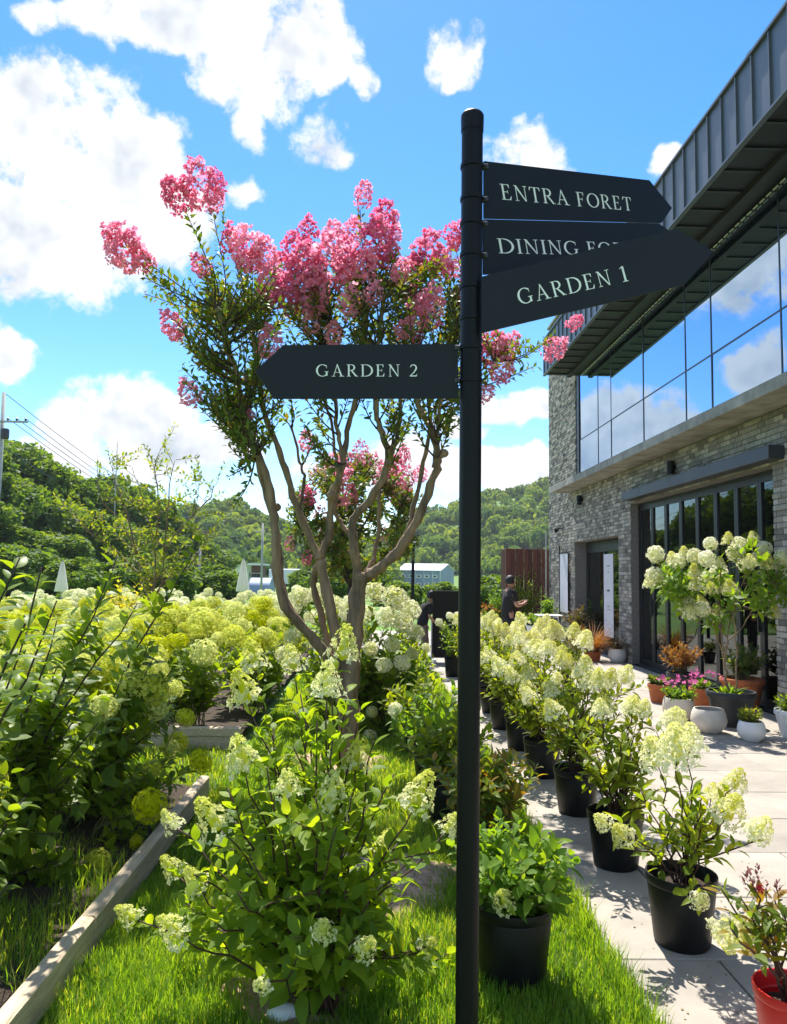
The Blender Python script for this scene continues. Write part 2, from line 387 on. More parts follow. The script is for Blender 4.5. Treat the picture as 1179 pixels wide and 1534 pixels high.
L_ = dict(
    panicle=leaf_mat('hydrangea_leaf', [(.125, .215, .018), (.17, .265, .022), (.24, .32, .03)], 0.55),
    potted=leaf_mat('potted_hydrangea_leaf', [(.12, .19, .018), (.165, .235, .022), (.24, .28, .03)], 0.52),
    bushy=leaf_mat('bushy_leaf', [(.085, .18, .02), (.125, .23, .026), (.19, .29, .034)], 0.5),
    reddish=leaf_mat('reddish_green_leaf', [(0.087, 0.144, 0.022), (0.134, 0.192, 0.027), (0.296, 0.180, 0.038)], 0.48),
    dark=leaf_mat('dark_shrub_leaf', [(.095, .165, .018), (.14, .22, .022), (.20, .28, .03)], 0.53, rough=.45, spec=.32),
    crape=leaf_mat('crape_leaf', [(.05, .095, .018), (.07, .13, .02), (.11, .17, .024), (.17, .12, .03)], 0.46, rough=.46, spec=.3),
    field=leaf_mat('field_hydrangea_leaf', [(.10, .175, .016), (.145, .225, .02), (.19, .275, .026)], 0.52),
    tree=leaf_mat('tree_leaf', [(.06, .12, .024), (.09, .165, .03), (.15, .22, .04)], 0.42, rough=.6),
    young=leaf_mat('young_tree_leaf', [(0.099, 0.165, 0.025), (0.148, 0.209, 0.030), (0.234, 0.242, 0.040)], 0.5, rough=.5),
    forest=leaf_mat('forest_leaf', [(.055, .115, .035), (.085, .16, .04), (.15, .23, .055), (.07, .125, .035), (.19, .26, .06)], 0.32, rough=.8, spec=.1),
    grass=leaf_mat('grass_blade', [(.095, .215, .02), (.145, .275, .028), (.215, .325, .042), (.31, .36, .08)], 0.46, rough=.6, spec=.2),
    brown=leaf_mat('brown_sedge', [(.22, .095, .03), (.30, .13, .04), (.16, .08, .03)], .35, rough=.7),
    orange=leaf_mat('orange_foliage', [(.27, .115, .05), (.22, .10, .045), (.17, .12, .04)], .35, rough=.6),
    purple=leaf_mat('purple_green_foliage', [(.07, .075, .025), (.13, .07, .03), (.06, .10, .02)], .35, rough=.6),
    yellow=leaf_mat('yellow_foliage', [(.6, .5, .03), (.5, .48, .03), (.3, .35, .03)], .4, rough=.6),
    pinkf=leaf_mat('pink_petals', [(.7, .08, .36), (.78, .16, .45), (.6, .05, .28)], .35, tcol=(.8, .15, .45), rough=.6),
    redf=leaf_mat('crimson_petals', [(.6, .01, .05), (.7, .02, .08)], .3, tcol=(.7, .02, .06), rough=.6),
)
PT = dict(
    cream=petal_mat('cream_lime_petal', [(0, (.92, .90, .62)), (.5, (.90, .88, .44)), (1, (.80, .79, .16))], .45),
    panicle=petal_mat('panicle_petal', [(0, (.92, .91, .60)), (.5, (.86, .86, .36)), (1, (.74, .78, .14))], .45),
    lime=petal_mat('lime_petal', [(0, (.82, .81, .18)), (.5, (.75, .77, .10)), (1, (.65, .70, .06))], .43),
    white=petal_mat('white_petal', [(0, (.93, .91, .72)), (.6, (.91, .90, .58)), (1, (.78, .80, .30))], .45),
    pink=petal_mat('crape_pink_petal', [(0, (.95, .22, .40)), (.5, (.96, .36, .52)), (1, (.97, .55, .66))], .58),
    palepink=petal_mat('pale_pink_petal', [(0, (.82, .30, .42)), (1, (.85, .45, .5))], .4),
)

# ================================================================== SETTING
def smooth01(t): t = np.clip(t, 0, 1); return t*t*(3-2*t)
def land(x, y):
    x, y = np.asarray(x, float), np.asarray(y, float)
    h = -1.25*smooth01((y-48)/60)
    h = h+28*np.exp(-((x-50)/50)**2-((y-285)/62)**2)+19*np.exp(-((x+47)/27)**2-((y-235)/50)**2)
    h = h+20*np.exp(-((x-130)/60)**2-((y-300)/80)**2)
    h = h+7.5*np.exp(-((x+48)/19)**2-((y-82)/34)**2)+16*np.exp(-((x+110)/45)**2-((y-120)/60)**2)
    return h-.05
def make_terrain():
    xs = np.concatenate([np.linspace(-420, -130, 10), np.linspace(-120, 160, 90), np.linspace(170, 420, 10)])
    ys = np.concatenate([np.linspace(-60, 40, 12), np.linspace(45, 360, 100), np.linspace(380, 760, 10)])
    X, Y = np.meshgrid(xs, ys); V = np.stack([X, Y, land(X, Y)], -1).reshape(-1, 3)
    nx = len(xs); i = np.arange(len(ys)-1)[:, None]*nx; j = np.arange(nx-1)[None]
    struct(G().add(V, [np.stack([i+j, i+j+1, i+nx+j+1, i+nx+j], -1).reshape(-1, 4)]), 'ground', M['meadow'], smooth=True)
make_terrain()
def sheet(x0, x1, y0, y1, z): return np.array([(x0, y0, z), (x1, y0, z), (x1, y1, z), (x0, y1, z)]), [[(0, 1, 2, 3)]]
struct(G().add(*sheet(-1.16, 1.03, .5, 13.2, -.012)), 'lawn', M['lawn'])
struct(G().add(*sheet(-3.2, -1.16, 5.98, 7.36, -.008)), 'grass_path', M['lawn'])
def soil_sheet(name, x0, x1, y0, y1, z, amp=.03, m='soil', n=40):
    xs = np.linspace(x0, x1, n); ys = np.linspace(y0, y1, n); X, Y = np.meshgrid(xs, ys)
    Z = z+amp*noise1(np.stack([X, Y, 0*X], -1), 6)+amp*.6*noise1(np.stack([X, Y, 0*X], -1), 19, 2)
    i = np.arange(n-1)[:, None]*n; j = np.arange(n-1)[None]
    return struct(G().add(np.stack([X, Y, Z], -1).reshape(-1, 3), [np.stack([i+j, i+j+1, i+n+j+1, i+n+j], -1).reshape(-1, 4)]), name, M[m], smooth=True)
soil_sheet('garden_bed', -5.5, -1.29, .8, 5.95, .06)
soil_sheet('garden_bed', -9, -1.3, 7.5, 17, .05)
def mulch_patch(cx, cy, rx, ry):
    n = 46; r = np.array([1.]) ; V = [(cx, cy, .03)]; F = []
    for k in range(1, 9):
        for a in range(n):
            t = 2*PI*a/n; q = k/8*(1+.16*math.sin(3*t+cx)+.1*math.sin(7*t))
            V.append((cx+rx*q*math.cos(t), cy+ry*q*math.sin(t), .034*(1-(k/8)**2)+.008*math.sin(9*t+k*3)*(k < 8)-.01*(k == 8)))
    F3 = [(0, 1+a, 1+(a+1) % n) for a in range(n)]
    F4 = [(1+(k-1)*n+a, 1+k*n+a, 1+k*n+(a+1) % n, 1+(k-1)*n+(a+1) % n) for k in range(1, 8) for a in range(n)]
    struct(G().add(np.array(V), [F3, F4]), 'mulch_ring', M['mulch'], smooth=True)
mulch_patch(.0, 4.3, .5, .45); mulch_patch(-.30, 3.15, .26, .26); mulch_patch(-.3, 6.9, .45, .45)

# patio: base sheet with each paving stone laid on it
patio = struct(G().add(*sheet(1.03, 4.86, .3, 13.2, -.014)).add(*sheet(-2.2, 4.86, 13.2, 22.4, -.014)), 'patio', M['joint'])
def lay_tiles():
    me = {}
    def stone(x0, x1, y0, y1):
        k = (round(x1-x0, 2), round(y1-y0, 2))
        if k not in me: me[k] = G().add(*cbox((0, 0, -.015), (k[0]-.007, k[1]-.007, .03), .004)).mesh('paving_tile', M['tile'])
        o = bpy.data.objects.new('paving_tile', me[k]); scene.collection.objects.link(o); o.parent = patio
        o.location = ((x0+x1)/2, (y0+y1)/2, random.uniform(-.0012, .0012)); o.rotation_euler = (random.uniform(-.001, .001), random.uniform(-.001, .001), 0)
    def fill(x0, x1, y0, y1, off):
        y = y0; r = 0
        while y < y1-.05:
            ye = min(y+.65, y1); x = x0; first = .95 if (r+off) % 2 else .48
            while x < x1-.03:
                xe = x+(first if x == x0 else .955)
                if xe > x1-.12: xe = x1
                stone(x, xe, y, ye); x = xe
            y = ye; r += 1
    fill(1.03, 4.85, 1.5, 13.2, 0); fill(-2.2, 4.85, 13.2, 22.3, 1)
lay_tiles()

# timber edging boards of the beds
def sleeper(label, c, s, rz=0.):
    v, f = cbox(c, s, .008, rz); g = G(); n = 14
    ax = 0 if s[0] > s[1] else 1
    L0 = s[ax]; ts = np.linspace(-.5, .5, n); V = []; W = s[1-ax]/2; Hh = s[2]/2; ch = .01
    sec = np.array([(-W, -Hh), (W, -Hh), (W, Hh-ch), (W-ch, Hh), (-W+ch, Hh), (-W, Hh-ch)])
    for t in ts:
        for a, b in sec:
            j = .0025*math.sin(t*23+a*70+c[0])+.0012*math.sin(t*61+b*40)
            p = [0, 0, 0]; p[ax] = t*L0; p[1-ax] = a+j; p[2] = b+j*.7; V.append(p)
    V = np.array(V)+np.array(c); i = np.arange(n-1)[:, None]*6; j = np.arange(6)[None]; j2 = (j+1) % 6
    g.add(V, [np.stack([i+j, i+j2, i+6+j2, i+6+j], -1).reshape(-1, 4), np.arange(6)[None], (np.arange(6)+(n-1)*6)[None]])
    o = g.build('edging_board', M['wood'], origin=(c[0], c[1], 0), smooth=True, sharp=40)
    o.rotation_euler = (0, 0, rz); return tag(o, label, 'edging board', 'timber boards edging the flower beds')
sleeper('pale timber edging board along the lawn, nearest length at the bottom edge', (-1.25, 2.55, .055), (.072, 2.0, .14))
sleeper('pale timber edging board along the lawn, far length with sunlit square end', (-1.25, 4.735, .055), (.072, 2.35, .14), .003)
sleeper('upper of two stacked timber boards fronting the farther flower bed', (-2.1, 7.43, .145), (1.72, .09, .075))
sleeper('lower of two stacked timber boards fronting the farther flower bed', (-2.1, 7.435, .045), (1.72, .075, .12))

# ================================================================== CAFE BUILDING
B = thing('cafe_building', 'grey brick two-storey cafe with mirrored upper windows and dark metal eaves', 'building', (4.85, 14., 0))
FX, GX = 4.85, 5.05
def glass(name, tint, refl, clear=0.):
    m, nt, N, L, o = nmat(name)
    gl = N('ShaderNodeBsdfGlossy'); gl.inputs['Color'].default_value = rgba(tint); gl.inputs['Roughness'].default_value = .0
    fr = N('ShaderNodeFresnel'); fr.inputs[0].default_value = 1.5
    mr = N('ShaderNodeMapRange'); L(fr.outputs[0], mr.inputs[0]); mr.inputs[1].default_value = .04; mr.inputs[2].default_value = .6; mr.inputs[3].default_value = refl; mr.inputs[4].default_value = 1.
    if clear: b = N('ShaderNodeBsdfTransparent'); b.inputs[0].default_value = (clear, clear*1.02, clear, 1)
    else:
        b = N('ShaderNodeBsdfDiffuse'); b.inputs[0].default_value = (.012, .02, .03, 1)
    mx = N('ShaderNodeMixShader'); L(mr.outputs[0], mx.inputs[0]); L(b.outputs[0], mx.inputs[1]); L(gl.outputs[0], mx.inputs[2]); L(mx.outputs[0], o.inputs[0]); return m
M['cloth_white'] = leaf_mat('translucent_canvas', [(.8, .79, .75), (.84, .83, .8)], .68, tcol=(.85, .84, .8), rough=.8)
M['mirror_glass'] = glass('mirror_glass', (.60, .76, .95), .66)
M['door_glass'] = glass('door_glass', (.7, .75, .75), .05, .42)
def bpart(name, m, *boxes, parent=None, kind=None):
    g = G()
    for b in boxes: g.add(*(b if isinstance(b, tuple) and len(b) == 2 and not np.isscalar(b[0][0]) else box(*b)))
    return g.build(name, M[m], parent=parent or B, kind=kind)
def rb(x0, x1, y0, y1, z0, z1): return box(((x0+x1)/2, (y0+y1)/2, (z0+z1)/2), (x1-x0, y1-y0, z1-z0))
OPEN = [(9.3, 14.6, 0, 3.03), (15.35, 18.75, 0, 2.46)]
XM, XB = FX+.012, FX+.3
wall = bpart('wall', 'mortar', rb(XM, XB, 1.5, 9.3, 0, 3.72), rb(XM, XB, 9.3, 14.6, 3.03, 3.72), rb(XM, XB, 14.6, 15.35, 0, 3.72),
             rb(XM, XB, 15.35, 18.75, 2.46, 3.72), rb(XM, XB, 18.75, 21.55, 0, 8.66))
def lay_bricks():
    unit_me = G().add(*cbox((0, 0, 0), (.1, 1, .062), .005)).mesh('brick', M['brick'])
    # chamfer is squeezed along Y by the object's scale; bricks are only a few pixels long
    rows = []; ch = .0725
    nz_ = int(8.66/ch)
    for r in range(nz_):
        z = r*ch+ch/2
        iv = [(5.5, 21.56)] if z < 3.70 else [(18.62, 21.56)]
        for a, b, z0, z1 in OPEN:
            if z0 <= z < z1+.02: iv = [q for (s, e) in iv for q in ((s, min(e, a)), (max(s, b), e)) if q[1]-q[0] > .05]
        for s, e in iv:
            y = s-random.uniform(0, .0); n = max(1, round((e-s)/.225)); cuts = [s]
            jit = [(k+(.5 if r % 2 else 0)+random.uniform(-.16, .16))*.225 for k in range(0, n+2)]
            cuts += [s+j for j in jit if .06 < j < (e-s)-.06]; cuts.append(e)
            for a, b in zip(cuts[:-1], cuts[1:]): rows.append((a, b, z))
    vis = sorted([q for q in rows if q[0] > 8.9 and q[2] < 3.68 and q[1] < 21.5], key=lambda q: q[0])
    single = set(vis[:300]); g = G(); loc = np.array(parent_world(wall))
    for q in rows:
        a, b, z = q; dx = random.choice([0, 0, 0, -.004, .004, -.009])+random.uniform(-.003, .003); c = (FX+.05+dx, (a+b)/2, z)
        if q in single:
            o = bpy.data.objects.new('brick', unit_me); scene.collection.objects.link(o); o.parent = wall
            o.location = Vector(c)-Vector(loc); o.scale = (1, b-a-.011, 1)
        else: g.add(*box(c, (.1, b-a-.011, .062)), random.random())
    g.build('brickwork', M['brick'], parent=wall, kind='stuff')
lay_bricks()
# end wall bricks (south-west corner return is hidden), body, roof and rooms behind the front
bpart('end_wall', 'mortar', rb(XB+.002, 12, 21.2, 21.5, 0, 8.4))
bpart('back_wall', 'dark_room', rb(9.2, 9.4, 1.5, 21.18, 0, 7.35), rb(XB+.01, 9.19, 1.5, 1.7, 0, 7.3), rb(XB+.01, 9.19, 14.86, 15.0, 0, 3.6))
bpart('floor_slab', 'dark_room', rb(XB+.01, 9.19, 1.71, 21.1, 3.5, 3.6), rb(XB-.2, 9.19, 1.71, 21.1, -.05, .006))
bpart('concrete_ledge', 'concrete', cbox((4.725, 10.35, 3.785), (.75, 17.7, .15), .008))
bpart('coping', 'concrete', cbox((FX+.14, 20.1, 8.70), (.36, 2.98, .07), .008))
# upper windows: individual mirrored panes between dark mullions
YS = [18.38, 16.84, 15.89, 13.93, 11.98, 11.03, 9.08, 7.12, 6.16, 4.2, 2.2]
ZS = [3.862, 4.92, 6.52]
for i in range(len(YS)-1):
    for k in range(2):
        y0, y1, z0, z1 = YS[i+1]+.012, YS[i]-.012, ZS[k]+.01, ZS[k+1]-.01
        g = G(); g.add(*box((0, 0, 0), (.012, y1-y0, z1-z0)))
        o = g.build('window_pane', M['mirror_glass'], parent=B, origin=(0, 0, 0))
        o.location = (4.9-4.85, (y0+y1)/2-14, (z0+z1)/2); o.rotation_euler = (0, random.uniform(-.004, .004), random.uniform(-.004, .004))
for y in YS: bpart('mullion', 'frame', rb(4.887, 4.96, y-.014, y+.014, 3.86, 6.53))
bpart('transom', 'frame', rb(4.889, 4.955, 2.2, 18.38, 4.908, 4.932))
bpart('corner_frame', 'frame', rb(4.87, 5.1, 18.40, 18.615, 3.86, 6.53))
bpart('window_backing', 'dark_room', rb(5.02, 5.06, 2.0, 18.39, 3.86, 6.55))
vd = G(); y = 2.4
while y < 18.2: vd.add(*rb(4.862, 4.878, y, y+.11, 6.46, 6.475)); y += .17
vd.build('vent_strip', M['roof_white'], parent=B, kind='stuff')
# eaves
EX, EZ0, EZ1 = 4.07, 6.545, 7.39
roofp = bpart('roof', 'fascia', rb(EX+.02, 12, 1.2, 18.5, EZ1-.06, EZ1))
y = 18.5; k = 0
pan = G().add(*cbox((0, 0, 0), (.03, .372, EZ1-EZ0), .003)).mesh('fascia_panel', M['fascia'])
seam = G().add(*box((0, 0, 0), (.034, .022, EZ1-EZ0-.01))).mesh('standing_seam', M['fascia'])
while y > 1.3:
    p = inst('fascia_panel', pan, roofp, (EX+.002, y-.188, (EZ0+EZ1)/2), np.eye(3))
    q = bpy.data.objects.new('standing_seam', seam); scene.collection.objects.link(q); q.parent = roofp
    q.location = Vector((EX-.022, y, (EZ0+EZ1)/2))-roofp.parent.location; y -= .376
bpart('eaves_coping', 'fascia', rb(EX-.05, EX+.14, 1.2, 18.54, EZ1+.002, EZ1+.035), parent=roofp)
bpart('drip_edge', 'fascia', rb(EX-.045, EX+.02, 1.2, 18.53, EZ0-.03, EZ0-.002), parent=roofp)
for k_ in range(11):
    bpart('roof_clip', 'fascia', rb(EX-.03, EX+.05, 17-k_*1.5, 17.09-k_*1.5, EZ1+.036, EZ1+.075), parent=roofp)
bpart('eaves_end', 'fascia', *[rb(EX+.03+i*.18, EX+.195+i*.18, 18.502, 18.53, EZ0, EZ1-.002) for i in range(5)])
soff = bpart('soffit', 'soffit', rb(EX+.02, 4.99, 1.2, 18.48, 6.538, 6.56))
y = 18.3
while y > 1.3: bpart('soffit_rib', 'frame', rb(EX+.03, 4.56, y, y+.03, 6.514, 6.536), parent=soff); y -= .5
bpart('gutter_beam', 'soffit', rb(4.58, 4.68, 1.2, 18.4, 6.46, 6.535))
# canopy over the folding doors
bpart('door_canopy', 'canopy', cbox((4.75, 11.74, 3.155), (.2, 5.5, .165), .006))
# folding doors: eight leaves
YD = np.linspace(14.58, 9.32, 9)
for i in range(8):
    a, b = YD[i+1], YD[i]
    f = bpart('folding_door', 'frame', rb(GX-.03, GX+.03, a+.004, a+.055, .02, 2.99), rb(GX-.03, GX+.03, b-.055, b-.004, .02, 2.99),
              rb(GX-.029, GX+.029, a+.056, b-.056, .02, .11), rb(GX-.029, GX+.029, a+.056, b-.056, 2.9, 2.99))
    bpart('pane', 'door_glass', rb(GX-.006, GX+.006, a+.057, b-.057, .111, 2.899), parent=f)
    if i % 2 == 0: bpart('handle', 'steel', rb(GX-.07, GX-.032, a+.02, a+.04, .95, 1.25), parent=f)
bpart('door_track', 'frame', rb(GX-.05, GX+.05, 9.3, 14.6, 2.992, 3.05), rb(GX-.05, GX+.05, 9.3, 14.6, .0, .018), rb(GX-.05, GX+.05, 14.582, 14.62, .02, 2.99), rb(GX-.05, GX+.05, 9.28, 9.318, .02, 2.99))
# entrance
ex = GX+.12
ed = bpart('entrance_door', 'frame', rb(ex-.04, ex+.04, 15.36, 15.44, .02, 2.44), rb(ex-.04, ex+.04, 18.66, 18.74, .02, 2.44), rb(ex-.04, ex+.04, 15.44, 18.66, 2.2, 2.44),
           rb(ex-.04, ex+.04, 15.98, 16.06, .02, 2.2), rb(ex-.04, ex+.04, 17.25, 17.33, .02, 2.2), rb(ex-.04, ex+.04, 15.44, 18.66, .02, .1))
for a, b in ((15.45, 15.97), (16.07, 17.24), (17.34, 18.65)): bpart('pane', 'door_glass', rb(ex-.006, ex+.006, a, b, .101, 2.199), parent=ed)
bpart('handle', 'steel', rb(ex-.1, ex-.06, 17.18, 17.21, .9, 1.35), rb(ex-.06, ex-.041, 17.18, 17.21, .95, .98), parent=ed)
def poster(name, label, x, y0, y1, z0, z1):
    t = thing(name, label, 'poster', (x, (y0+y1)/2, z0))
    G().add(*rb(x-.004, x+.004, y0, y1, z0, z1)).build('sheet', M['paper'], parent=t); return t
p1 = poster('door_poster', 'tall pale lilac poster on the dark glass of the entrance door', 4.98, 16.12, 16.78, .36, 2.12)
bx_ = G()
for (a, b, c, d) in ((.25, .42, 1.32, 1.36), (.3, .36, 1.72, 1.74), (.22, .44, 1.86, 1.875), (.24, .42, 1.0, 1.012), (.2, .46, .93, .94)): bx_.add(*rb(4.974, 4.9755, 16.12+a, 16.12+b, .36+c-.36, .36+d-.36))
bx_.build('print', M['sign'], parent=p1)
fl = G()
for k in range(60):
    yy, zz = random.uniform(16.16, 16.74), .4+abs(random.gauss(0, .22)); s_ = random.uniform(.012, .03); fl.add(*box((4.974, yy, zz), (.0015, s_, s_*.8)), random.random())
fl.build('floral_print', mat('floral_print', (.45, .36, .42), .8, 0, .5, 30, objvar=.4), parent=p1, kind='stuff')
p2 = poster('wall_banner', 'narrow pale banner hung in a black bracket on the brick corner', 4.79, 19.2, 20.02, .72, 2.2)
G().add(*rb(4.775, 4.805, 20.03, 20.07, .4, 2.42)).add(*rb(4.782, 4.80, 19.16, 20.03, 2.21, 2.23)).add(*rb(4.782, 4.8, 19.155, 19.185, .5, 2.205)).build('bracket', M['black_metal'], parent=p2)
for (y, z) in ((12.35, 3.42), (18.0, 3.42)):
    d = G().add(*lathe([(0, -.11), (.055, -.11), (.06, -.105), (.06, .11), (.055, .115), (0, .115)], 18, (4.77, y, z))).build('downlight', M['black_metal'], parent=B, smooth=True, sharp=40)
    G().add(*rb(4.828, 4.852, y-.03, y+.03, z-.03, z+.05)).build('mount', M['black_metal'], parent=d)
    G().add(*lathe([(0, -.1115), (.045, -.1115), (.045, -.1125), (0, -.1125)], 16, (4.77, y, z))).build('lens', mat('lamp_lens', (.5, .4, .3), .4), parent=d)
cc = G().add(*tube([(4.86, 20.0, 2.86), (4.74, 19.98, 2.86), (4.70, 19.96, 2.84)], .018, 8)).build('security_camera', M['black_metal'], parent=B)
G().add(*tube([(4.74, 20.08, 2.86), (4.62, 19.7, 2.80)], [.05, .055], 10)).build('housing', M['black_metal'], parent=cc)

# red-brown board fence past the corner
fence = thing('board_fence', 'rust-red vertical board fence beside the brick corner', 'fence', (4.4, 22.2, 0))
x = 3.83; k = 0
bm_ = G().add(*cbox((0, 0, 1.2), (.118, .03, 2.4), .006)).mesh('board', M['wood_red'])
while x < 5.0:
    inst('board', bm_, fence, (x, 22.2+(.02 if k % 2 else 0), -.0), np.eye(3)); x += .125; k += 1
for k in range(7):
    inst('board', bm_, fence, (3.76+(.012 if k % 2 else 0), 22.26+k*.125, 0), frames(np.array([[0, 1., 0]]), (0, 0, 1.))[0])
G().add(*rb(3.86, 5.0, 22.237, 22.29, .5, .6)).add(*rb(3.86, 5.0, 22.237, 22.29, 1.9, 2.0)).build('rail', M['wood_red'], parent=fence)
G().add(*tube([(4.80, 21.72, 0), (4.80, 21.72, 2.9)], .022, 10)).build('downpipe', M['pole_grey'], parent=B)

# ================================================================== SIGNPOST
def ribbon(P, w, loop=False):
    P = np.asarray(P, float); n = len(P); w = np.broadcast_to(np.asarray(w, float), (n,))
    T = np.gradient(P, axis=0)
    if loop: T[0] = T[-1] = P[1]-P[-2]
    T = unit(T); Nn = np.stack([-T[:, 1], T[:, 0]], 1)
    a, b = P+Nn*w[:, None]/2, P-Nn*w[:, None]/2
    return [[tuple(a[i]), tuple(a[i+1]), tuple(b[i+1]), tuple(b[i])] for i in range(n-1)]
def arc(cx, cy, rx, ry, a0, a1, n=20):
    t = np.radians(np.linspace(a0, a1, n)); return np.stack([cx+rx*np.cos(t), cy+ry*np.sin(t)], 1), t
TK, TN, SF = .125, .05, .042
def rect(a, b, c, d): return [(a, c), (b, c), (b, d), (a, d)]
def stem(x, w=TK, y0=0, y1=1): return [rect(x, x+w, y0, y1), rect(x-.085, x+w+.085, y0, y0+SF), rect(x-.085, x+w+.085, y1-SF, y1)]
def ring(cx, rx, a0, a1, thin=TN, n=30):
    P, t = arc(cx, .5, rx, .5-.02, a0, a1, n); return ribbon(P, thin+(TK*1.1-thin)*np.abs(np.cos(t))**1.4)
def glyph(c):
    if c == 'I': return stem(.1), .325
    if c in 'EF':
        g = stem(.1)+[rect(.2, .56, 1-SF, 1), [(.56, 1), (.575, .76), (.55, .76), (.47, 1-SF)], rect(.2, .45, .49, .535), rect(.435, .465, .40, .625)]
        if c == 'E': g += [rect(.2, .6, 0, SF), [(.6, 0), (.645, .26), (.615, .26), (.5, SF)]]
        else: g += []
        return g, .72 if c == 'E' else .66
    if c == 'T': return stem(.31)+[rect(.03, .71, 1-SF, 1), [(.03, 1), (.0, .76), (.028, .76), (.12, 1-SF)], [(.71, 1), (.74, .76), (.712, .76), (.62, 1-SF)]], .74
    if c == 'N': return [rect(.12, .12+TN, 0, 1), rect(.03, .27, 0, SF), [(.05, 1), (.2, 1), (.76, 0), (.68, 0)], rect(.70, .70+TN, .0, 1), rect(.6, .86, 1-SF, 1), rect(.03, .14, 1-SF, 1)], .88
    if c == 'A': return [[(.1, 0), (.155, 0), (.42, .95), (.385, 1.0)], [(.35, 1.02), (.43, 1.02), (.80, 0), (.66, 0)], rect(.22, .6, .32, .32+SF), rect(.0, .26, 0, SF), rect(.55, .92, 0, SF)], .9
    if c == 'D':
        P, t = arc(.25, .5, .52, .479, -90, 90, 22); P[:, 0] += .08; return stem(.1)+[rect(.2, .34, 0, SF), rect(.2, .34, 1-SF, 1)]+ribbon(P, TN+(TK*1.1-TN)*np.abs(np.cos(t))**1.3), .93
    if c == 'R':
        P, t = arc(.34, .745, .235, .232, -90, 90, 16); return stem(.1)+[rect(.2, .35, 1-SF, 1), rect(.2, .35, .495, .495+SF), [(.3, .5), (.43, .5), (.80, 0), (.65, 0)], rect(.62, .86, 0, SF)]+ribbon(P, TN+(TK-TN)*np.abs(np.cos(t))**1.3), .84
    if c == 'O': return ring(.48, .41, 0, 360, n=40), .97
    if c == 'G': return ring(.48, .41, 48, 325, n=32)+[rect(.73, .85, .06, .42), rect(.64, .93, .42-SF, .42), [(.75, .93), (.79, .93), (.80, .68), (.77, .68)]], .97
    if c == '1': return [rect(.22, .35, 0, 1), rect(.1, .47, 0, SF), [(.22, 1), (.22, .93), (.08, .84), (.08, .88)]], .55
    if c == '2':
        P1, _ = arc(.32, .72, .215, .255, 165, -35, 16); P2 = np.array([P1[-1], (.36, .34), (.08, .05)])
        return ribbon(P1, np.linspace(.06, .12, 16))+ribbon(P2, [.12, .08, .05])+[rect(.06, .56, 0, .085), [(.56, 0), (.61, .2), (.58, .2), (.5, .085)]], .66
    return [], .38
def text_polys(s, track):
    x = 0; out = []
    for c in s:
        g, w = glyph(c)
        if g: out.append([[(px_+x, py_) for px_, py_ in p] for p in g])
        x += w+(track if c != ' ' else track*.5)
    return out, x-track
PB = at(703.2, 900, 2.4); PX, PY = PB[0], 2.4
post = thing('signpost', 'tall black pole carrying four dark arrow signs over the lawn', 'signpost', (PX, PY, 0))
PR = .0345; ztop = at(707, 176, 2.4)[2]
G().add(*lathe([(PR, -.05), (PR, ztop-.045)], 40, (PX, PY, 0))).build('pole', M['black_metal'], parent=post, smooth=True)
G().add(*lathe([(PR+.002, -.05), (PR+.003, -.01), (PR+.003, .004), (PR-.002, .012), (.01, .017), (0, .017)], 40, (PX, PY, ztop))).build('cap', M['black_metal'], parent=post, smooth=True, sharp=50)
def arrow_sign(name, pts, th, off, text, t0, t1, track, desc):
    """plate standing in a vertical plane through the pole, turned by th from the X axis; outline pts surveyed on that plane"""
    U = np.array([math.cos(th), math.sin(th), 0.]); Nn = np.array([U[1], -U[0], 0.])
    P0 = np.array([PX, PY, 0])+Nn*off
    def loc(p):
        d = ray(p[0], p[1]); o = np.array([0, 0, CH]); t = np.dot(P0-o, Nn)/np.dot(d, Nn); q = o+d*t-P0; return np.array([np.dot(q, U), q[2]])
    O = [loc(p) for p in pts]; T = .004
    if sum(O[i][0]*O[(i+1) % len(O)][1]-O[(i+1) % len(O)][0]*O[i][1] for i in range(len(O))) < 0: O = O[::-1]
    W3 = lambda q, dz: P0+U*q[0]+np.array([0, 0, q[1]])+Nn*dz
    n = len(O); V = np.array([W3(q, T) for q in O]+[W3(q, -T) for q in O])
    F4 = [(i, i+n, (i+1) % n+n, (i+1) % n) for i in range(n)]
    s = G().add(V, [np.array([np.arange(n)]), np.array([np.arange(n)[::-1]+n]), F4]).build(name, M['sign'], parent=post)
    s['label'] = desc
    a, b = loc(t0), loc(t1); capv = a[1]-loc((t0[0], t0[2]))[1] if len(t0) > 2 else 0
    polys, w = text_polys(text, track); capv = abs(loc((t0[0], t0[2]))[1]-loc((t0[0], t0[1]))[1])
    a = loc(t0[:2]); b = loc(t1[:2]); e = unit(b-a); f = np.array([-e[1], e[0]]); sx = np.linalg.norm(b-a)/w
    for lt in polys:
        g = G()
        for i, p in enumerate(lt):
            q = [W3(a+e*x_*sx+f*y_*capv, T+.0006+i*4e-6) for x_, y_ in p]
            g.add(np.array(q), [np.array([np.arange(len(q))])])
        g.build('letter', M['letter'], parent=s, origin=tuple(post.location))
    return s
TH = math.radians(37)
arrow_sign('arrow_sign', [(725, 242), (971.5, 270.5), (1005.5, 312), (990, 334), (725, 327.3)], TH, .0, 'ENTRA FORET', (750.5, 299.5, 277), (946, 316.5), .13, 'dark right-pointing arrow sign lettered ENTRA FORET')
arrow_sign('arrow_sign', [(724, 329), (986, 335.3), (1004, 348), (975, 400), (724, 411.5)], TH, .0, 'DINING FORET', (746, 380, 358.5), (968, 384), .13, 'dark arrow sign lettered DINING FORET, partly covered')
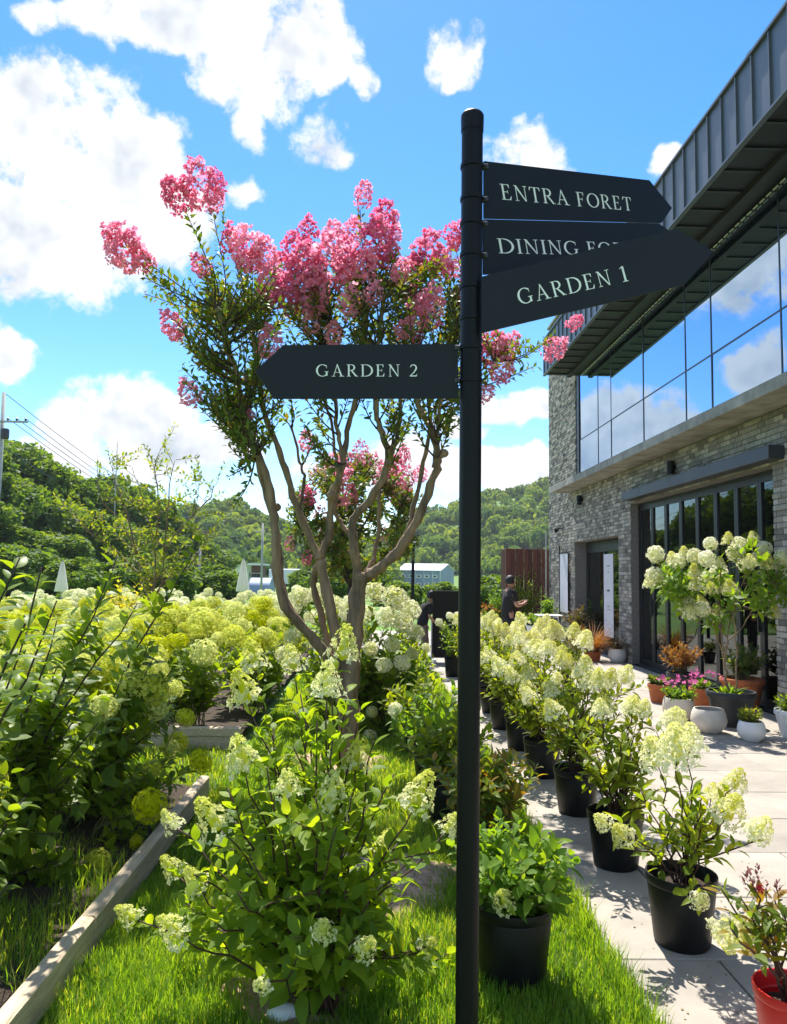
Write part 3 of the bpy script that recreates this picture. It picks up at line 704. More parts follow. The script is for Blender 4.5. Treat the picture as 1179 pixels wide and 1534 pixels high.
arrow_sign('arrow_sign', [(721, 415), (1013.5, 343), (1068, 377.5), (1025, 427), (721, 499)], math.radians(4), .045, 'GARDEN 1', (778, 457.5, 434), (943, 421), .16, 'dark tilted arrow sign lettered GARDEN 1')
arrow_sign('arrow_sign', [(686, 515.5), (424.5, 517.5), (382, 556), (410, 597.5), (686, 597)], math.radians(1), .0, 'GARDEN 2', (473.5, 564.5, 546.5), (626, 564.5), .2, 'dark left-pointing arrow sign lettered GARDEN 2')
for k_, y in enumerate((250, 299, 336, 383, 431, 478, 522, 571)):
    z = at(706, y, 2.4)[2]
    b_ = G().add(*lathe([(PR+.0005, -.007), (PR+.0035, -.006), (PR+.0035, .006), (PR+.0005, .007)], 36, (PX, PY, z))).build('clamp_band', M['black_metal'], parent=post, smooth=True, sharp=40)
    sg = -1 if k_ > 5 else 1
    G().add(*cbox((PX+sg*(PR+.008), PY-.004, z), (.02, .012, .016), .002)).add(*tube([(PX+sg*(PR+.006), PY-.016, z), (PX+sg*(PR+.006), PY+.014, z)], .004, 6)).build('clamp_bolt', M['steel'], parent=b_, origin=tuple(post.location))

# ================================================================== PLANTS: templates
def sphere_pts(n, seed=0):
    r = np.random.default_rng(seed); i = np.arange(n)+.5; ph = np.arccos(1-2*i/n); th = PI*(1+5**.5)*i
    P = np.stack([np.cos(th)*np.sin(ph), np.sin(th)*np.sin(ph), np.cos(ph)], 1); return unit(P+r.normal(0, .09, P.shape))
def floret_tmpl(cup=.22):
    V, F = [(0, 0, 0)], []
    for k in range(4):
        a = k*PI/2; e = np.array([math.cos(a), math.sin(a)]); p = np.array([-e[1], e[0]])
        i = len(V); V += [(*(e*.55+p*.38), cup), (*(e*1.), cup*.8), (*(e*.55-p*.38), cup)]
        F.append((0, i+2, i+1, i))
    return np.array(V, float), [F]
FLO = floret_tmpl()
def outward(P):  # frame with z outward, random spin
    z = unit(P); t = unit(np.cross(z, rng.normal(size=z.shape))); return np.stack([t, np.cross(z, t), z], -1)
def ico(r=1., n=10, m=6):
    th = np.linspace(0, PI, m+1); return lathe([(max(1e-4, r*math.sin(t)), -r*math.cos(t)) for t in th], n)
def head_mesh(name, m, kind, n, fs, seed):
    """flower head of unit height along +Z from its base; v rises to the tip"""
    r = np.random.default_rng(seed); g = G()
    if kind in ('panicle', 'wide'):
        wd = 1.18 if kind == 'wide' else 1.
        t = r.random(n)**.85; ang = r.random(n)*2*PI; rad = wd*(.47*(1-t)**(.75 if wd == 1 else .65)+.05)*(.72+.38*r.random(n))
        P = np.stack([rad*np.cos(ang), rad*np.sin(ang), t*1.05], 1); Nn = P*np.array([1, 1, 0])+np.array([0, 0, .16])
        a = np.clip(t*.9+r.normal(0, .16, n), 0, 1); s = fs*(1.15-.55*t)*(.7+.6*r.random(n))
        cv, cf = lathe([(.001, 0), (.15*wd, .1), (.11*wd, .5), (.04, .85), (.001, .9)], 8); g.add(cv, cf, 1.)
        scatter(g, FLO, P, outward(Nn+r.normal(0, .14, P.shape)), s, a)
    else:
        S = sphere_pts(n, seed); fl = {'ball': (.5, .5, .5), 'dome': (.56, .56, .46)}[kind]
        b = 1+.09*noise1(S, 5, seed)+.05*r.normal(size=n)
        P = S*np.array(fl)*b[:, None]+np.array([0, 0, .5]); a = np.clip(.35+.4*S[:, 2]*(1 if kind == 'dome' else -.6)+r.normal(0, .2, n), 0, 1)
        cv, cf = ico(.36, 10, 6); g.add(cv*np.array(fl)*2*.92+np.array([0, 0, .5]), cf, 1.)
        scatter(g, FLO, P, outward(S+r.normal(0, .22, S.shape)), fs*(.75+.5*r.random(n)), a)
    return g.mesh(name, m)
HEAD = dict(
    panicle=[head_mesh('flower_head', PT['panicle'], 'panicle', 150, .092, k) for k in range(4)],
    cream=[head_mesh('flower_head', PT['cream'], 'wide', 320, .08, 10+k) for k in range(4)],
    lime=[head_mesh('flower_head', PT['lime'], 'dome', 230, .085, 20+k) for k in range(4)],
    white=[head_mesh('flower_head', PT['white'], 'dome', 160, .105, 30+k) for k in range(3)],
    ball=[head_mesh('flower_head', PT['white'], 'ball', 180, .10, 40+k) for k in range(3)],
)
LT = dict(broad=[leaf_tmpl(.54, 5, .22, .26, .42), leaf_tmpl(.48, 5, .34, .42, .4, .01), leaf_tmpl(.57, 5, .12, .12, .44, .008)],
          mid=[leaf_tmpl(.42, 4, .25, .25, .45), leaf_tmpl(.4, 4, .35, .4, .42), leaf_tmpl(.44, 4, .15, .1, .45)],
          low=[leaf_tmpl(.48, 3, .22, .25, .42)])
leafmesh = {}
def leaf_me(kind, matname):
    k = (kind, matname)
    if k not in leafmesh: leafmesh[k] = [G().add(*t).mesh('leaf', L_[matname], smooth=True) for t in LT[kind]]
    return leafmesh[k]
def stem_path(b, t, bow=.5, n=9, wob=.012):
    b, t = np.asarray(b, float), np.asarray(t, float); h = t-b
    c1 = b+np.array([h[0]*.18*bow, h[1]*.18*bow, h[2]*.45]); c2 = b+np.array([h[0]*.72, h[1]*.72, h[2]*.72])
    s = np.linspace(0, 1, n)[:, None]
    P = (1-s)**3*b+3*(1-s)**2*s*c1+3*(1-s)*s*s*c2+s**3*t
    P[1:-1] += rng.normal(0, wob, (n-2, 3)); return P
def along(P, s):
    """points and tangents at arclength s"""
    d = np.linalg.norm(np.diff(P, axis=0), axis=1); c = np.concatenate([[0], np.cumsum(d)])
    p = np.stack([np.interp(s, c, P[:, k]) for k in range(3)], 1); q = np.stack([np.interp(s+.01, c, P[:, k]) for k in range(3)], 1)
    q2 = np.stack([np.interp(s-.01, c, P[:, k]) for k in range(3)], 1); return p, unit(q-q2), c[-1]
class Leaves:
    def __init__(s): s.p, s.R, s.s = [], [], []
    def pairs(s, P, a, b, step, size, ang=45, opp=2, jitter=.25, upmix=.8, taper=.35):
        L = np.linalg.norm(np.diff(P, axis=0), axis=1).sum()
        q = np.arange(a*L, b*L, step)
        if not len(q): return
        p, T, _ = along(P, q); ref = unit(np.cross(T, np.array([.31, .52, .8]))); ref2 = np.cross(T, ref)
        ph0 = rng.random()*PI
        for k in range(opp):
            ph = ph0+np.arange(len(q))*(PI/2 if opp == 2 else 2.4)+k*PI+rng.normal(0, jitter, len(q))
            o = ref*np.cos(ph)[:, None]+ref2*np.sin(ph)[:, None]
            an = np.radians(ang+rng.normal(0, 12, len(q)))[:, None]
            d = unit(o*np.sin(an)+T*np.cos(an)+np.array([0, 0, .12])+rng.normal(0, .1, o.shape))
            up = unit(np.array([0, 0, 1.])*upmix+T*.6-o*.25+rng.normal(0, .25, o.shape))
            f = q/max(L, 1e-6); sz = size*(1-taper*np.clip((f-.55)/.45, 0, 1))*(.7+.55*rng.random(len(q)))
            s.p.append(p+d*.012); s.R.append(frames(d, up)); s.s.append(sz)
    def arr(s): return np.concatenate(s.p), np.concatenate(s.R), np.concatenate(s.s)
def put_leaves(t, lv, kind, matname, single=0, near=None, name='foliage'):
    if not lv.p: return
    p, R, s = lv.arr()
    if single:
        dist = np.linalg.norm(p-np.array([0, 0, CH]), axis=1); order = np.argsort(dist/np.maximum(s, 1e-3)); a, b = order[:single], order[single:]
        mes = leaf_me(kind, matname)
        for i in a: inst('leaf', mes[i % len(mes)], t, p[i], R[i], float(s[i]))
    else: b = np.arange(len(p))
    if len(b):
        g = G()
        for k, tm in enumerate(LT[kind]):
            q = b[b % len(LT[kind]) == k]
            if len(q): scatter(g, tm, p[q], R[q], s[q])
        g.build(name, L_[matname], parent=t, smooth=True, kind='stuff')
def heads(t, kind, items):
    """items: (point, axis, size)"""
    for i, (p, ax, s) in enumerate(items):
        z = unit(np.asarray(ax, float)); x = unit(np.cross(z, [.2, .9, .13])); a = random.uniform(0, 2*PI)
        y = np.cross(z, x); x2 = x*math.cos(a)+y*math.sin(a); R = np.stack([x2, np.cross(z, x2), z], 1)
        mes = HEAD[kind]; inst('flower_head', random.choice(mes), t, np.asarray(p)-z*.0, R, s)
def plant(t, base, tips, lk='mid', lm='panicle', leaf=.09, step=.06, lo=.25, ang=48, r0=.006, r1=.0025, stem='stem_red', hk=None, hs=.15, single=0,
          shoots=0, spread=.04, bow=.5, opp=2, bare_top=0., stemname='stem', upmix=.8, rise=.25):
    """tips: list of (point, flowersize or 0)"""
    g = G(); lv = Leaves(); hd = []
    base = np.asarray(base, float)
    for tp, fs in tips:
        tp = np.asarray(tp, float); b = base+np.array([random.uniform(-spread, spread), random.uniform(-spread, spread), -.01])
        P = stem_path(b, tp, bow); n = len(P)
        g.add(*tube(P, np.linspace(r0, r1, n), 5))
        lv.pairs(P, lo, .985-bare_top, step, leaf, ang, opp, upmix=upmix)
        T = unit(P[-1]-P[-3])
        for k in range(shoots):
            i = random.uniform(.35, .85); p = P[int(i*(n-1))]
            o = unit(np.array([random.gauss(0, 1), random.gauss(0, 1), .35+random.random()*.5])+.6*unit((tp-b)*np.array([1, 1, .2])))
            e = p+o*random.uniform(.1, .2)*min(1.4, np.linalg.norm(tp-b)/.6); Q = stem_path(p, e, .8, 5, .004)
            g.add(*tube(Q, np.linspace(r1*1.1, r1*.6, 5), 4)); lv.pairs(Q, .25, 1., step*.8, leaf*.85, ang, opp, upmix=upmix)
        if fs: hd.append((tp-T*fs*.1, T+np.array([0, 0, rise]), fs))
    g.build(stemname, M[stem], parent=t, smooth=True)
    put_leaves(t, lv, lk, lm, single)
    if hk: heads(t, hk, hd)
def pot(t, c, r_top, r_bot, h, m, kind='nursery', soil=True, name='pot', soil_z=None):
    c = np.asarray(c, float)
    if kind == 'nursery':
        pr = [(0, .0), (r_bot*.93, 0), (r_bot, .012), (r_bot+(r_top-r_bot)*.82, h*.84), (r_top*.955, h*.86), (r_top*.985, h*.87), (r_top, h*.89), (r_top*1.012, h*.985), (r_top*1.005, h), (r_top*.96, h), (r_top*.94, h*.97), (r_top*.9, h*.8), (r_top*.86, h*.78)]
    elif kind == 'bowl':
        pr = [(0, 0), (r_bot*.9, 0), (r_bot, .01), (r_top*.97, h*.3), (r_top*1.04, h*.55), (r_top*.98, h*.85), (r_top*.9, h), (r_top*.84, h), (r_top*.88, h*.85), (r_top*.9, h*.7)]
    elif kind == 'egg':
        pr = [(0, 0), (r_bot*.85, 0), (r_bot, .012), (r_top*1.12, h*.32), (r_top*1.2, h*.52), (r_top*1.12, h*.8), (r_top, h*.97), (r_top*.97, h), (r_top*.9, h), (r_top*.93, h*.93), (r_top, h*.8)]
    else:
        pr = [(0, 0), (r_bot, 0), (r_top*.93, h*.8), (r_top, h*.81), (r_top*1.03, h*.86), (r_top*1.03, h*.97), (r_top, h), (r_top*.92, h), (r_top*.9, h*.9), (r_top*.86, h*.78)]
    o = G().add(*lathe(pr, 40, c)).build(name, M[m], parent=t, smooth=True, sharp=38)
    if soil:
        n = 20; z = h*.8 if soil_z is None else soil_z; rs = r_top*.87; V = [(0, 0, z+.012)]
        for q in (.5, 1.):
            for a in range(n): V.append((rs*q*math.cos(2*PI*a/n), rs*q*math.sin(2*PI*a/n), z+random.uniform(-.006, .008)))
        F3 = [(0, 1+a, 1+(a+1) % n) for a in range(n)]; F4 = [(1+a, 1+n+a, 1+n+(a+1) % n, 1+(a+1) % n) for a in range(n)]
        G().add(np.array(V)+c, [F3, F4]).build('soil', M['soil'], parent=t, smooth=True)
    return o

# ------------------------------------------------------------------ panicle hydrangea in the middle of the lawn
def px_tips(lst, Y0): return [(at(x, y, Y0+dy), s) for x, y, dy, s in lst]
hb = gnd(478, 1512); hy = hb[1]
t = thing('hydrangea_shrub', 'large panicle hydrangea with pale yellow-green cones in front of the pink tree', 'shrub', (hb[0], hb[1], 0))
fl = [(513, 985, .15, .165), (490, 1040, -.05, .15), (370, 1050, .1, .16), (382, 1000, .35, .15), (440, 1000, .45, .13), (366, 1150, -.1, .155), (432, 1190, -.25, .12), (494, 1212, -.2, .165),
      (532, 1150, .05, .14), (622, 1205, -.05, .165), (326, 1240, -.2, .155), (262, 1240, .1, .1), (270, 1402, -.3, .16), (203, 1378, -.1, .13), (484, 1398, -.45, .12), (545, 1424, -.42, .12),
      (636, 1420, -.3, .11), (395, 1478, -.5, .085), (572, 1275, .15, .11), (668, 1245, .05, .10), (265, 1310, .1, .11), (425, 1290, .3, .1), (560, 1375, .2, .1), (300, 1330, -.2, .11)]
tips = [(p, q*(.9 if f_[1] < 1340 else .72)) for (p, q), f_ in zip(px_tips(fl, hy), fl)]
for x, y, dy in ((450, 1040, .1), (475, 1080, -.1), (540, 1060, .1), (520, 1030, .2), (410, 1090, .1), (560, 1110, 0), (500, 1100, -.2), (440, 1120, -.1), (590, 1160, .1), (340, 1180, 0), (400, 1150, -.2)): tips.append((at(x, y, hy+dy), 0))
for k in range(44):
    x = random.gauss(465, 110); lim = 1130+abs(x-470)*.8; y = random.uniform(lim, 1440)
    tips.append((at(x, y, hy+random.uniform(-.42, .42)), 0))
plant(t, (hb[0], hb[1], .02), tips, 'broad', 'panicle', .092, .048, .26, 50, .0065, .0028, 'stem_red', 'panicle', .15, 300, 1, .07, .6)

# ------------------------------------------------------------------ dark leafy shrubs in the bed at the left
def dark_shrub(label, base, boxes, n, single=240, leaf=.10, seedtips=(), lim=-1.42):
    t = thing('dogwood_shrub', label, 'shrub', (base[0], base[1], .06)); tips = [(at(x, y, Y), 0) for x, y, Y in seedtips]
    for k in range(n):
        x0, x1, y0, y1, Ya, Yb = random.choice(boxes); p = at(random.uniform(x0, x1), random.uniform(y0, y1), random.uniform(Ya, Yb))
        if p[0] > lim: p[0] = lim-random.uniform(0, .3)
        tips.append((p, 0))
    plant(t, (base[0], base[1], .06), tips, 'broad', 'dark', leaf, .042, .30, 62, .010, .003, 'bark_dark', None, 0, single, 2, .06, .7, 2, upmix=1.1)
dark_shrub('dark leafy shrub with upright woody branches at the left edge', (-1.80, 3.15), [(-60, 90, 930, 1150, 2.7, 3.4), (-60, 110, 1050, 1420, 2.75, 3.3), (-60, 120, 1080, 1380, 2.75, 3.3)], 19, 300, .115, [(30, 835, 2.9), (62, 850, 2.8), (85, 900, 3.1)])
dark_shrub('dark leafy shrub rising above the lime hydrangeas behind the edge shrub', (-1.95, 4.15), [(60, 240, 960, 1180, 3.7, 4.4), (90, 210, 1060, 1330, 3.7, 4.2)], 19, 300, .115, [(175, 835, 3.9), (160, 870, 3.8), (85, 930, 3.8), (205, 905, 4.0)])
dark_shrub('dark leafy shrub beside the far end of the timber edging', (-1.95, 5.15), [(150, 330, 960, 1120, 4.9, 5.6), (120, 290, 1020, 1230, 4.8, 5.4)], 18, 180, .115, [(300, 800, 5.4), (225, 960, 5.1)], -1.28)

# ------------------------------------------------------------------ lime hydrangeas beside the edging
t = thing('hydrangea_shrub', 'low lime-green mophead hydrangea leaning over the timber edging', 'shrub', (-1.6, 4.75, .06))
fl = [(273, 1085, 0, .11), (290, 1150, -.2, .13), (215, 1215, -.55, .165), (222, 1160, -.3, .10), (250, 1130, .2, .11), (147, 1292, -.7, .11), (262, 1120, .3, .12), (200, 1262, -.4, .07)]
plant(t, (-1.6, 4.75, .06), px_tips(fl, 5.0)+[(at(random.uniform(180, 300), random.uniform(1110, 1240), random.uniform(4.5, 5.1)), 0) for k in range(12)], 'mid', 'field', .1, .05, .3, 55, .006, .003, 'stem_green', 'lime', .14, 60, 0, .06)

# ------------------------------------------------------------------ field of lime mopheads
def mophead_proto(hk, seed, nh, H=1.0, Rr=.5, hs=.2, lm='field', leaf=.14, name='hydrangea_shrub'):
    random.seed(seed); t = thing(name, 'prototype', 'shrub', (0, 0, 0)); tips = []
    for k in range(nh):
        a = random.uniform(0, 2*PI); q = math.sqrt(random.random()); r = Rr*q
        tips.append((np.array([r*math.cos(a), r*math.sin(a), H*(1-.34*q*q)+random.uniform(-.07, .05)]), hs*random.uniform(.55, 1.25)))
    for k in range(nh):
        a = random.uniform(0, 2*PI); r = Rr*random.uniform(.4, 1.1); tips.append((np.array([r*math.cos(a), r*math.sin(a), H*random.uniform(.35, .8)]), 0))
    plant(t, (0, 0, 0), tips, 'low', lm, leaf, .07, .28, 58, .006, .003, 'stem_green', hk, hs, 0, 0, .12, .5)
    return t
def finish_protos(ps):
    for p in ps:
        for ch in list(p.children_recursive): bpy.data.objects.remove(ch)
        bpy.data.objects.remove(p)
limes = [mophead_proto('lime', 50+k, 12, leaf=.16) for k in range(4)]
rows = [(7.95, 'front row of the far bed'), (9.0, 'second row of the far bed'), (10.2, 'third row of the far bed'), (11.7, 'fourth row of the far bed'), (13.4, 'back row of the far bed')]
ordn = ['nearest the trunk', 'second from the trunk', 'third from the trunk', 'fourth from the trunk', 'fifth from the trunk', 'sixth from the trunk', 'seventh from the trunk']
for y, desc in rows:
    x = -1.75 if y < 8.5 else -1.35-(y-9)*.12; k = 0
    while x > -.50*y-.35 and k < 7:
        place(limes[(k+int(y)) % 4], (x+random.uniform(-.12, .12), y+random.uniform(-.15, .15), .04), random.uniform(0, 6), f'lime-green mophead hydrangea in the {desc}, {ordn[k]}', 'lime hydrangeas filling the beds', random.uniform(.9, 1.1))
        x -= .98; k += 1
for k, (x, y, lb) in enumerate([(-1.95, 5.75, 'lime-green mophead hydrangea between the dark shrubs and the grass path'), (-2.75, 5.5, 'lime-green mophead hydrangea behind the tall dark shrub'), (-2.6, 4.5, 'lime-green mophead hydrangea showing through the dark shrub stems'), (-3.4, 5.6, 'lime-green mophead hydrangea at the left end of the near bed'), (-2.15, 3.55, 'lime-green mophead hydrangea low behind the edge shrub'), (-1.9, 4.95, 'lime-green mophead hydrangea beside the bare whip stem'), (-2.55, 5.0, 'lime-green mophead hydrangea in the middle of the near bed'), (-3.1, 4.7, 'lime-green mophead hydrangea at the picture edge in the near bed')]):
    place(limes[k % 4], (x, y, .05), random.uniform(0, 6), lb, 'lime hydrangeas filling the beds', random.uniform(.9, 1.05))
finish_protos(limes)

# big white hydrangea behind the crape trunks and far white rows
random.seed(70)
t = thing('hydrangea_shrub', 'big dark-leaved hydrangea with creamy white heads behind the tree trunks', 'shrub', (-.02, 8.35, 0))
fl = [(455, 905, 0, .2), (480, 898, .2, .2), (435, 920, .2, .18), (560, 900, .1, .22), (590, 910, -.1, .24), (578, 935, -.3, .2), (610, 925, .1, .22), (550, 930, .2, .18), (600, 945, -.3, .2), (530, 915, .4, .2),
      (620, 955, 0, .16), (585, 972, -.4, .14), (555, 978, -.45, .13), (600, 1000, -.4, .15), (575, 1003, -.45, .14), (555, 1070, -.4, .1), (598, 1080, -.4, .12), (555, 1105, -.45, .12), (545, 960, 0, .15), (500, 920, .3, .2), (615, 985, -.1, .12), (430, 985, .1, .15), (445, 960, .1, .18)]
tips = px_tips(fl, 8.3)+[(at(random.uniform(450, 625), random.uniform(930, 1090), random.uniform(7.9, 8.7)), 0) for k in range(46)]
plant(t, (-.02, 8.35, 0), tips, 'mid', 'dark', .15, .06, .25, 55, .008, .004, 'stem_green', 'white', .2, 0, 1, .2)
whites = [mophead_proto('white', 80+k, 16, .85, .55, .2, 'field', .14) for k in range(2)]
k = 0
for y, n in ((16.5, 6), (20, 7), (24, 8)):
    for i in range(n):
        x = -.7-(y-16)*.05-i*1.35
        place(whites[k % 2], (x+random.uniform(-.2, .2), y+random.uniform(-.4, .4), -.02), random.uniform(0, 6), f'white-headed hydrangea in the {"near" if y<17 else "middle" if y<21 else "far"} row before the hills, {ordn[i] if i<7 else "eighth from the trunk"}', 'white hydrangeas in rows before the meadow', random.uniform(.9, 1.15)); k += 1
finish_protos(whites)

# ------------------------------------------------------------------ potted hydrangeas along the path
def potted(label, c, seed, nstem=9, H=.98, R=.34, hk='cream', hs=.16, nh=8, single=0, lm='potted', pr=(.155, .125, .30), tips=None, leaf=.085, group='potted hydrangeas in a row along the path', lo=.3, stem='stem_red', lk='mid', shoots=1, extra=6, step=.055):
    random.seed(seed); t = thing('potted_hydrangea', label, 'potted plant', (c[0], c[1], 0), group)
    pot(t, (c[0], c[1], 0), *[q*random.uniform(.97, 1.03) for q in pr], 'pot_black'); z0 = pr[2]*.8
    if tips is None:
        tips = []
        for k in range(nstem):
            a = random.uniform(0, 2*PI); q = math.sqrt(random.random()); r = R*q
            tips.append((np.array([c[0]+r*math.cos(a), c[1]+r*math.sin(a), H*(1-.2*q*q)+random.uniform(-.09, .06)]), hs*random.uniform(.8, 1.2) if k < nh else 0))
    for k in range(extra):
        a = random.uniform(0, 2*PI); r = R*random.uniform(.3, .9); tips.append((np.array([c[0]+r*math.cos(a), c[1]+r*math.sin(a), z0+(H-z0)*random.uniform(.25, .7)]), 0))
    plant(t, (c[0], c[1], z0), tips, lk, lm, leaf, step, lo, 50, .0055, .0025, stem, hk, hs, single, shoots, .04, .4)
    return t
P0 = gnd(1022, 1412)
tp = [(at(1015, 1135, 3.45), .17), (at(985, 1145, 3.6), .14), (at(1035, 1120, 3.6), .12), (at(1090, 1225, 3.45), .13), (at(1100, 1180, 3.6), .10), (at(1078, 1200, 3.7), .10), (at(1132, 1250, 3.3), .11), (at(1065, 1195, 3.8), .08), (at(935, 1256, 3.45), .09), (at(908, 1236, 3.5), .075), (at(1048, 1350, 3.2), .07)]
potted('potted cream hydrangea standing nearest in the row along the path', P0, 101, tips=tp, single=160, H=.85, R=.25, lo=.42, extra=12, shoots=1, leaf=.08)
names = ['second', 'third', 'fourth', 'fifth', 'sixth', 'seventh', 'eighth', 'ninth', 'tenth']
for k in range(8):
    Y = 4.53+k*.975; c = (1.415+random.uniform(-.02, .02), Y)
    potted(f'potted cream hydrangea, {names[k]} from the front in the row along the path', c, 110+k, 17, .95+.018*k, .42, 'cream', .118, 10, 110 if k < 2 else 0, leaf=.09, extra=10, lo=.28)
for k, (x, y) in enumerate(((2.3, 9.3), (2.2, 10.6))):
    potted(['potted pale hydrangea standing on the patio beside the fifth pot of the row', 'potted pale hydrangea on the patio behind the middle of the row'][k], (x, y), 130+k, 8, .98, .33, 'cream', .19, 8, 0)
# leafy potted hydrangeas on the lawn edge
gp = [((.585, 3.30), 'potted bushy hydrangea with a small white flower at the lawn edge beside the pole', 'bushy', .42, .30, [(at(757, 1355, 3.12), .1)], 110),
      ((.62, 4.35), 'potted hydrangea with yellow-red young leaves at the lawn edge', 'reddish', .50, .34, [], 110)]
for k, (c, lb, lm, H, R, ex, sg) in enumerate(gp):
    random.seed(140+k); tips = list(ex)
    for j in range(36):
        a = random.uniform(0, 2*PI); q = math.sqrt(random.random()); tips.append((np.array([c[0]+R*q*math.cos(a), c[1]+R*q*math.sin(a), .30+(H-.12)*(1-.35*q*q)+random.uniform(-.08, .05)]), 0))
    potted(lb, c, 150+k, tips=tips, hk='panicle', single=sg, lm=lm, lk='broad', leaf=.08, step=.034, lo=.3, extra=14, H=.5, R=R, shoots=0, stem='stem_green', group='leafy pots along the lawn edge', pr=(.165, .135, .31))
for k in range(8):
    c = (.50-.012*k+random.uniform(-.05, .05), 5.3+k*1.0); random.seed(160+k); tips = []
    for j in range(22):
        a = random.uniform(0, 2*PI); q = math.sqrt(random.random()); tips.append((np.array([c[0]+.38*q*math.cos(a), c[1]+.38*q*math.sin(a), .76-.3*q*q+random.uniform(-.1, .06)]), .1 if (j < 1 and k % 3 == 1) else 0))
    potted(f'leafy green potted hydrangea at the lawn edge, {["third","fourth","fifth","sixth","seventh","eighth","ninth","tenth"][k]} from the front', c, 170+k, tips=tips, hk='white', lm='bushy' if k % 2 else 'potted', lk='mid', leaf=.115, step=.05, lo=.25, extra=8, H=.6, R=.34, shoots=0, stem='stem_green', group='leafy pots along the lawn edge')
# small hydrangea left of the black board
potted('potted round-leaved hydrangea with small white heads before the blank black board', (1.28, 12.6), 190, 9, .98, .3, 'ball', .12, 6, 0, group=None, lm='bushy')

# ================================================================== CRAPE MYRTLE
def crape_cluster(name, m, n, seed, el=1.35):
    """crinkled petal mass, about one unit across, stretched along +Z"""
    r = np.random.default_rng(seed); g = G(); P = sphere_pts(n, seed)*(.55+.45*r.random((n, 1))**.5)*np.array([.5, .5, .5*el])
    P *= (1+.25*noise1(P, 9, seed))[:, None]; P[:, :2] *= np.clip(1.15-.55*(P[:, 2:3]/el+.5), .35, 1.2)
    pet = np.array([(0, 0, 0), (.5, .42, .18), (.95, .3, -.05), (1.05, -.1, .16), (.9, -.42, .0), (.45, -.4, .2)]); pf = [[(0, 1, 2), (0, 2, 3), (0, 3, 4), (0, 4, 5)]]
    for k in range(4):
        d = unit(unit(P)+r.normal(0, .75, P.shape)); scatter(g, (pet, pf), P, frames(d, unit(r.normal(size=P.shape)+np.array([0, 0, .4]))), .115*(.6+.8*r.random(n)), np.clip(r.random(n)*.8+.2*k/4, 0, 1))
    st = G()
    return g.mesh(name, m)
CL = [crape_cluster('flower_cluster', PT['pink'], 105, 300+k) for k in range(5)]
CLP = [crape_cluster('flower_cluster', PT['palepink'], 60, 320+k) for k in range(2)]
def limb(g, pts, r0, r1, n=9, m=5):
    P = smooth_path(pts, m); k = len(P); P[1:-1] += np.random.default_rng(len(pts)).normal(0, .006, (k-2, 3))
    r = .74*np.linspace(r0, r1, k)*(1+.10*np.sin(np.arange(k)*2.1)+.05*np.sin(np.arange(k)*5.3)); g.add(*tube(P, r, n)); return P
def pp(lst, Y, dy=0.):
    n = len(lst); return [at(q[0], q[1], Y+(q[2] if len(q) > 2 else dy)) for q in lst]
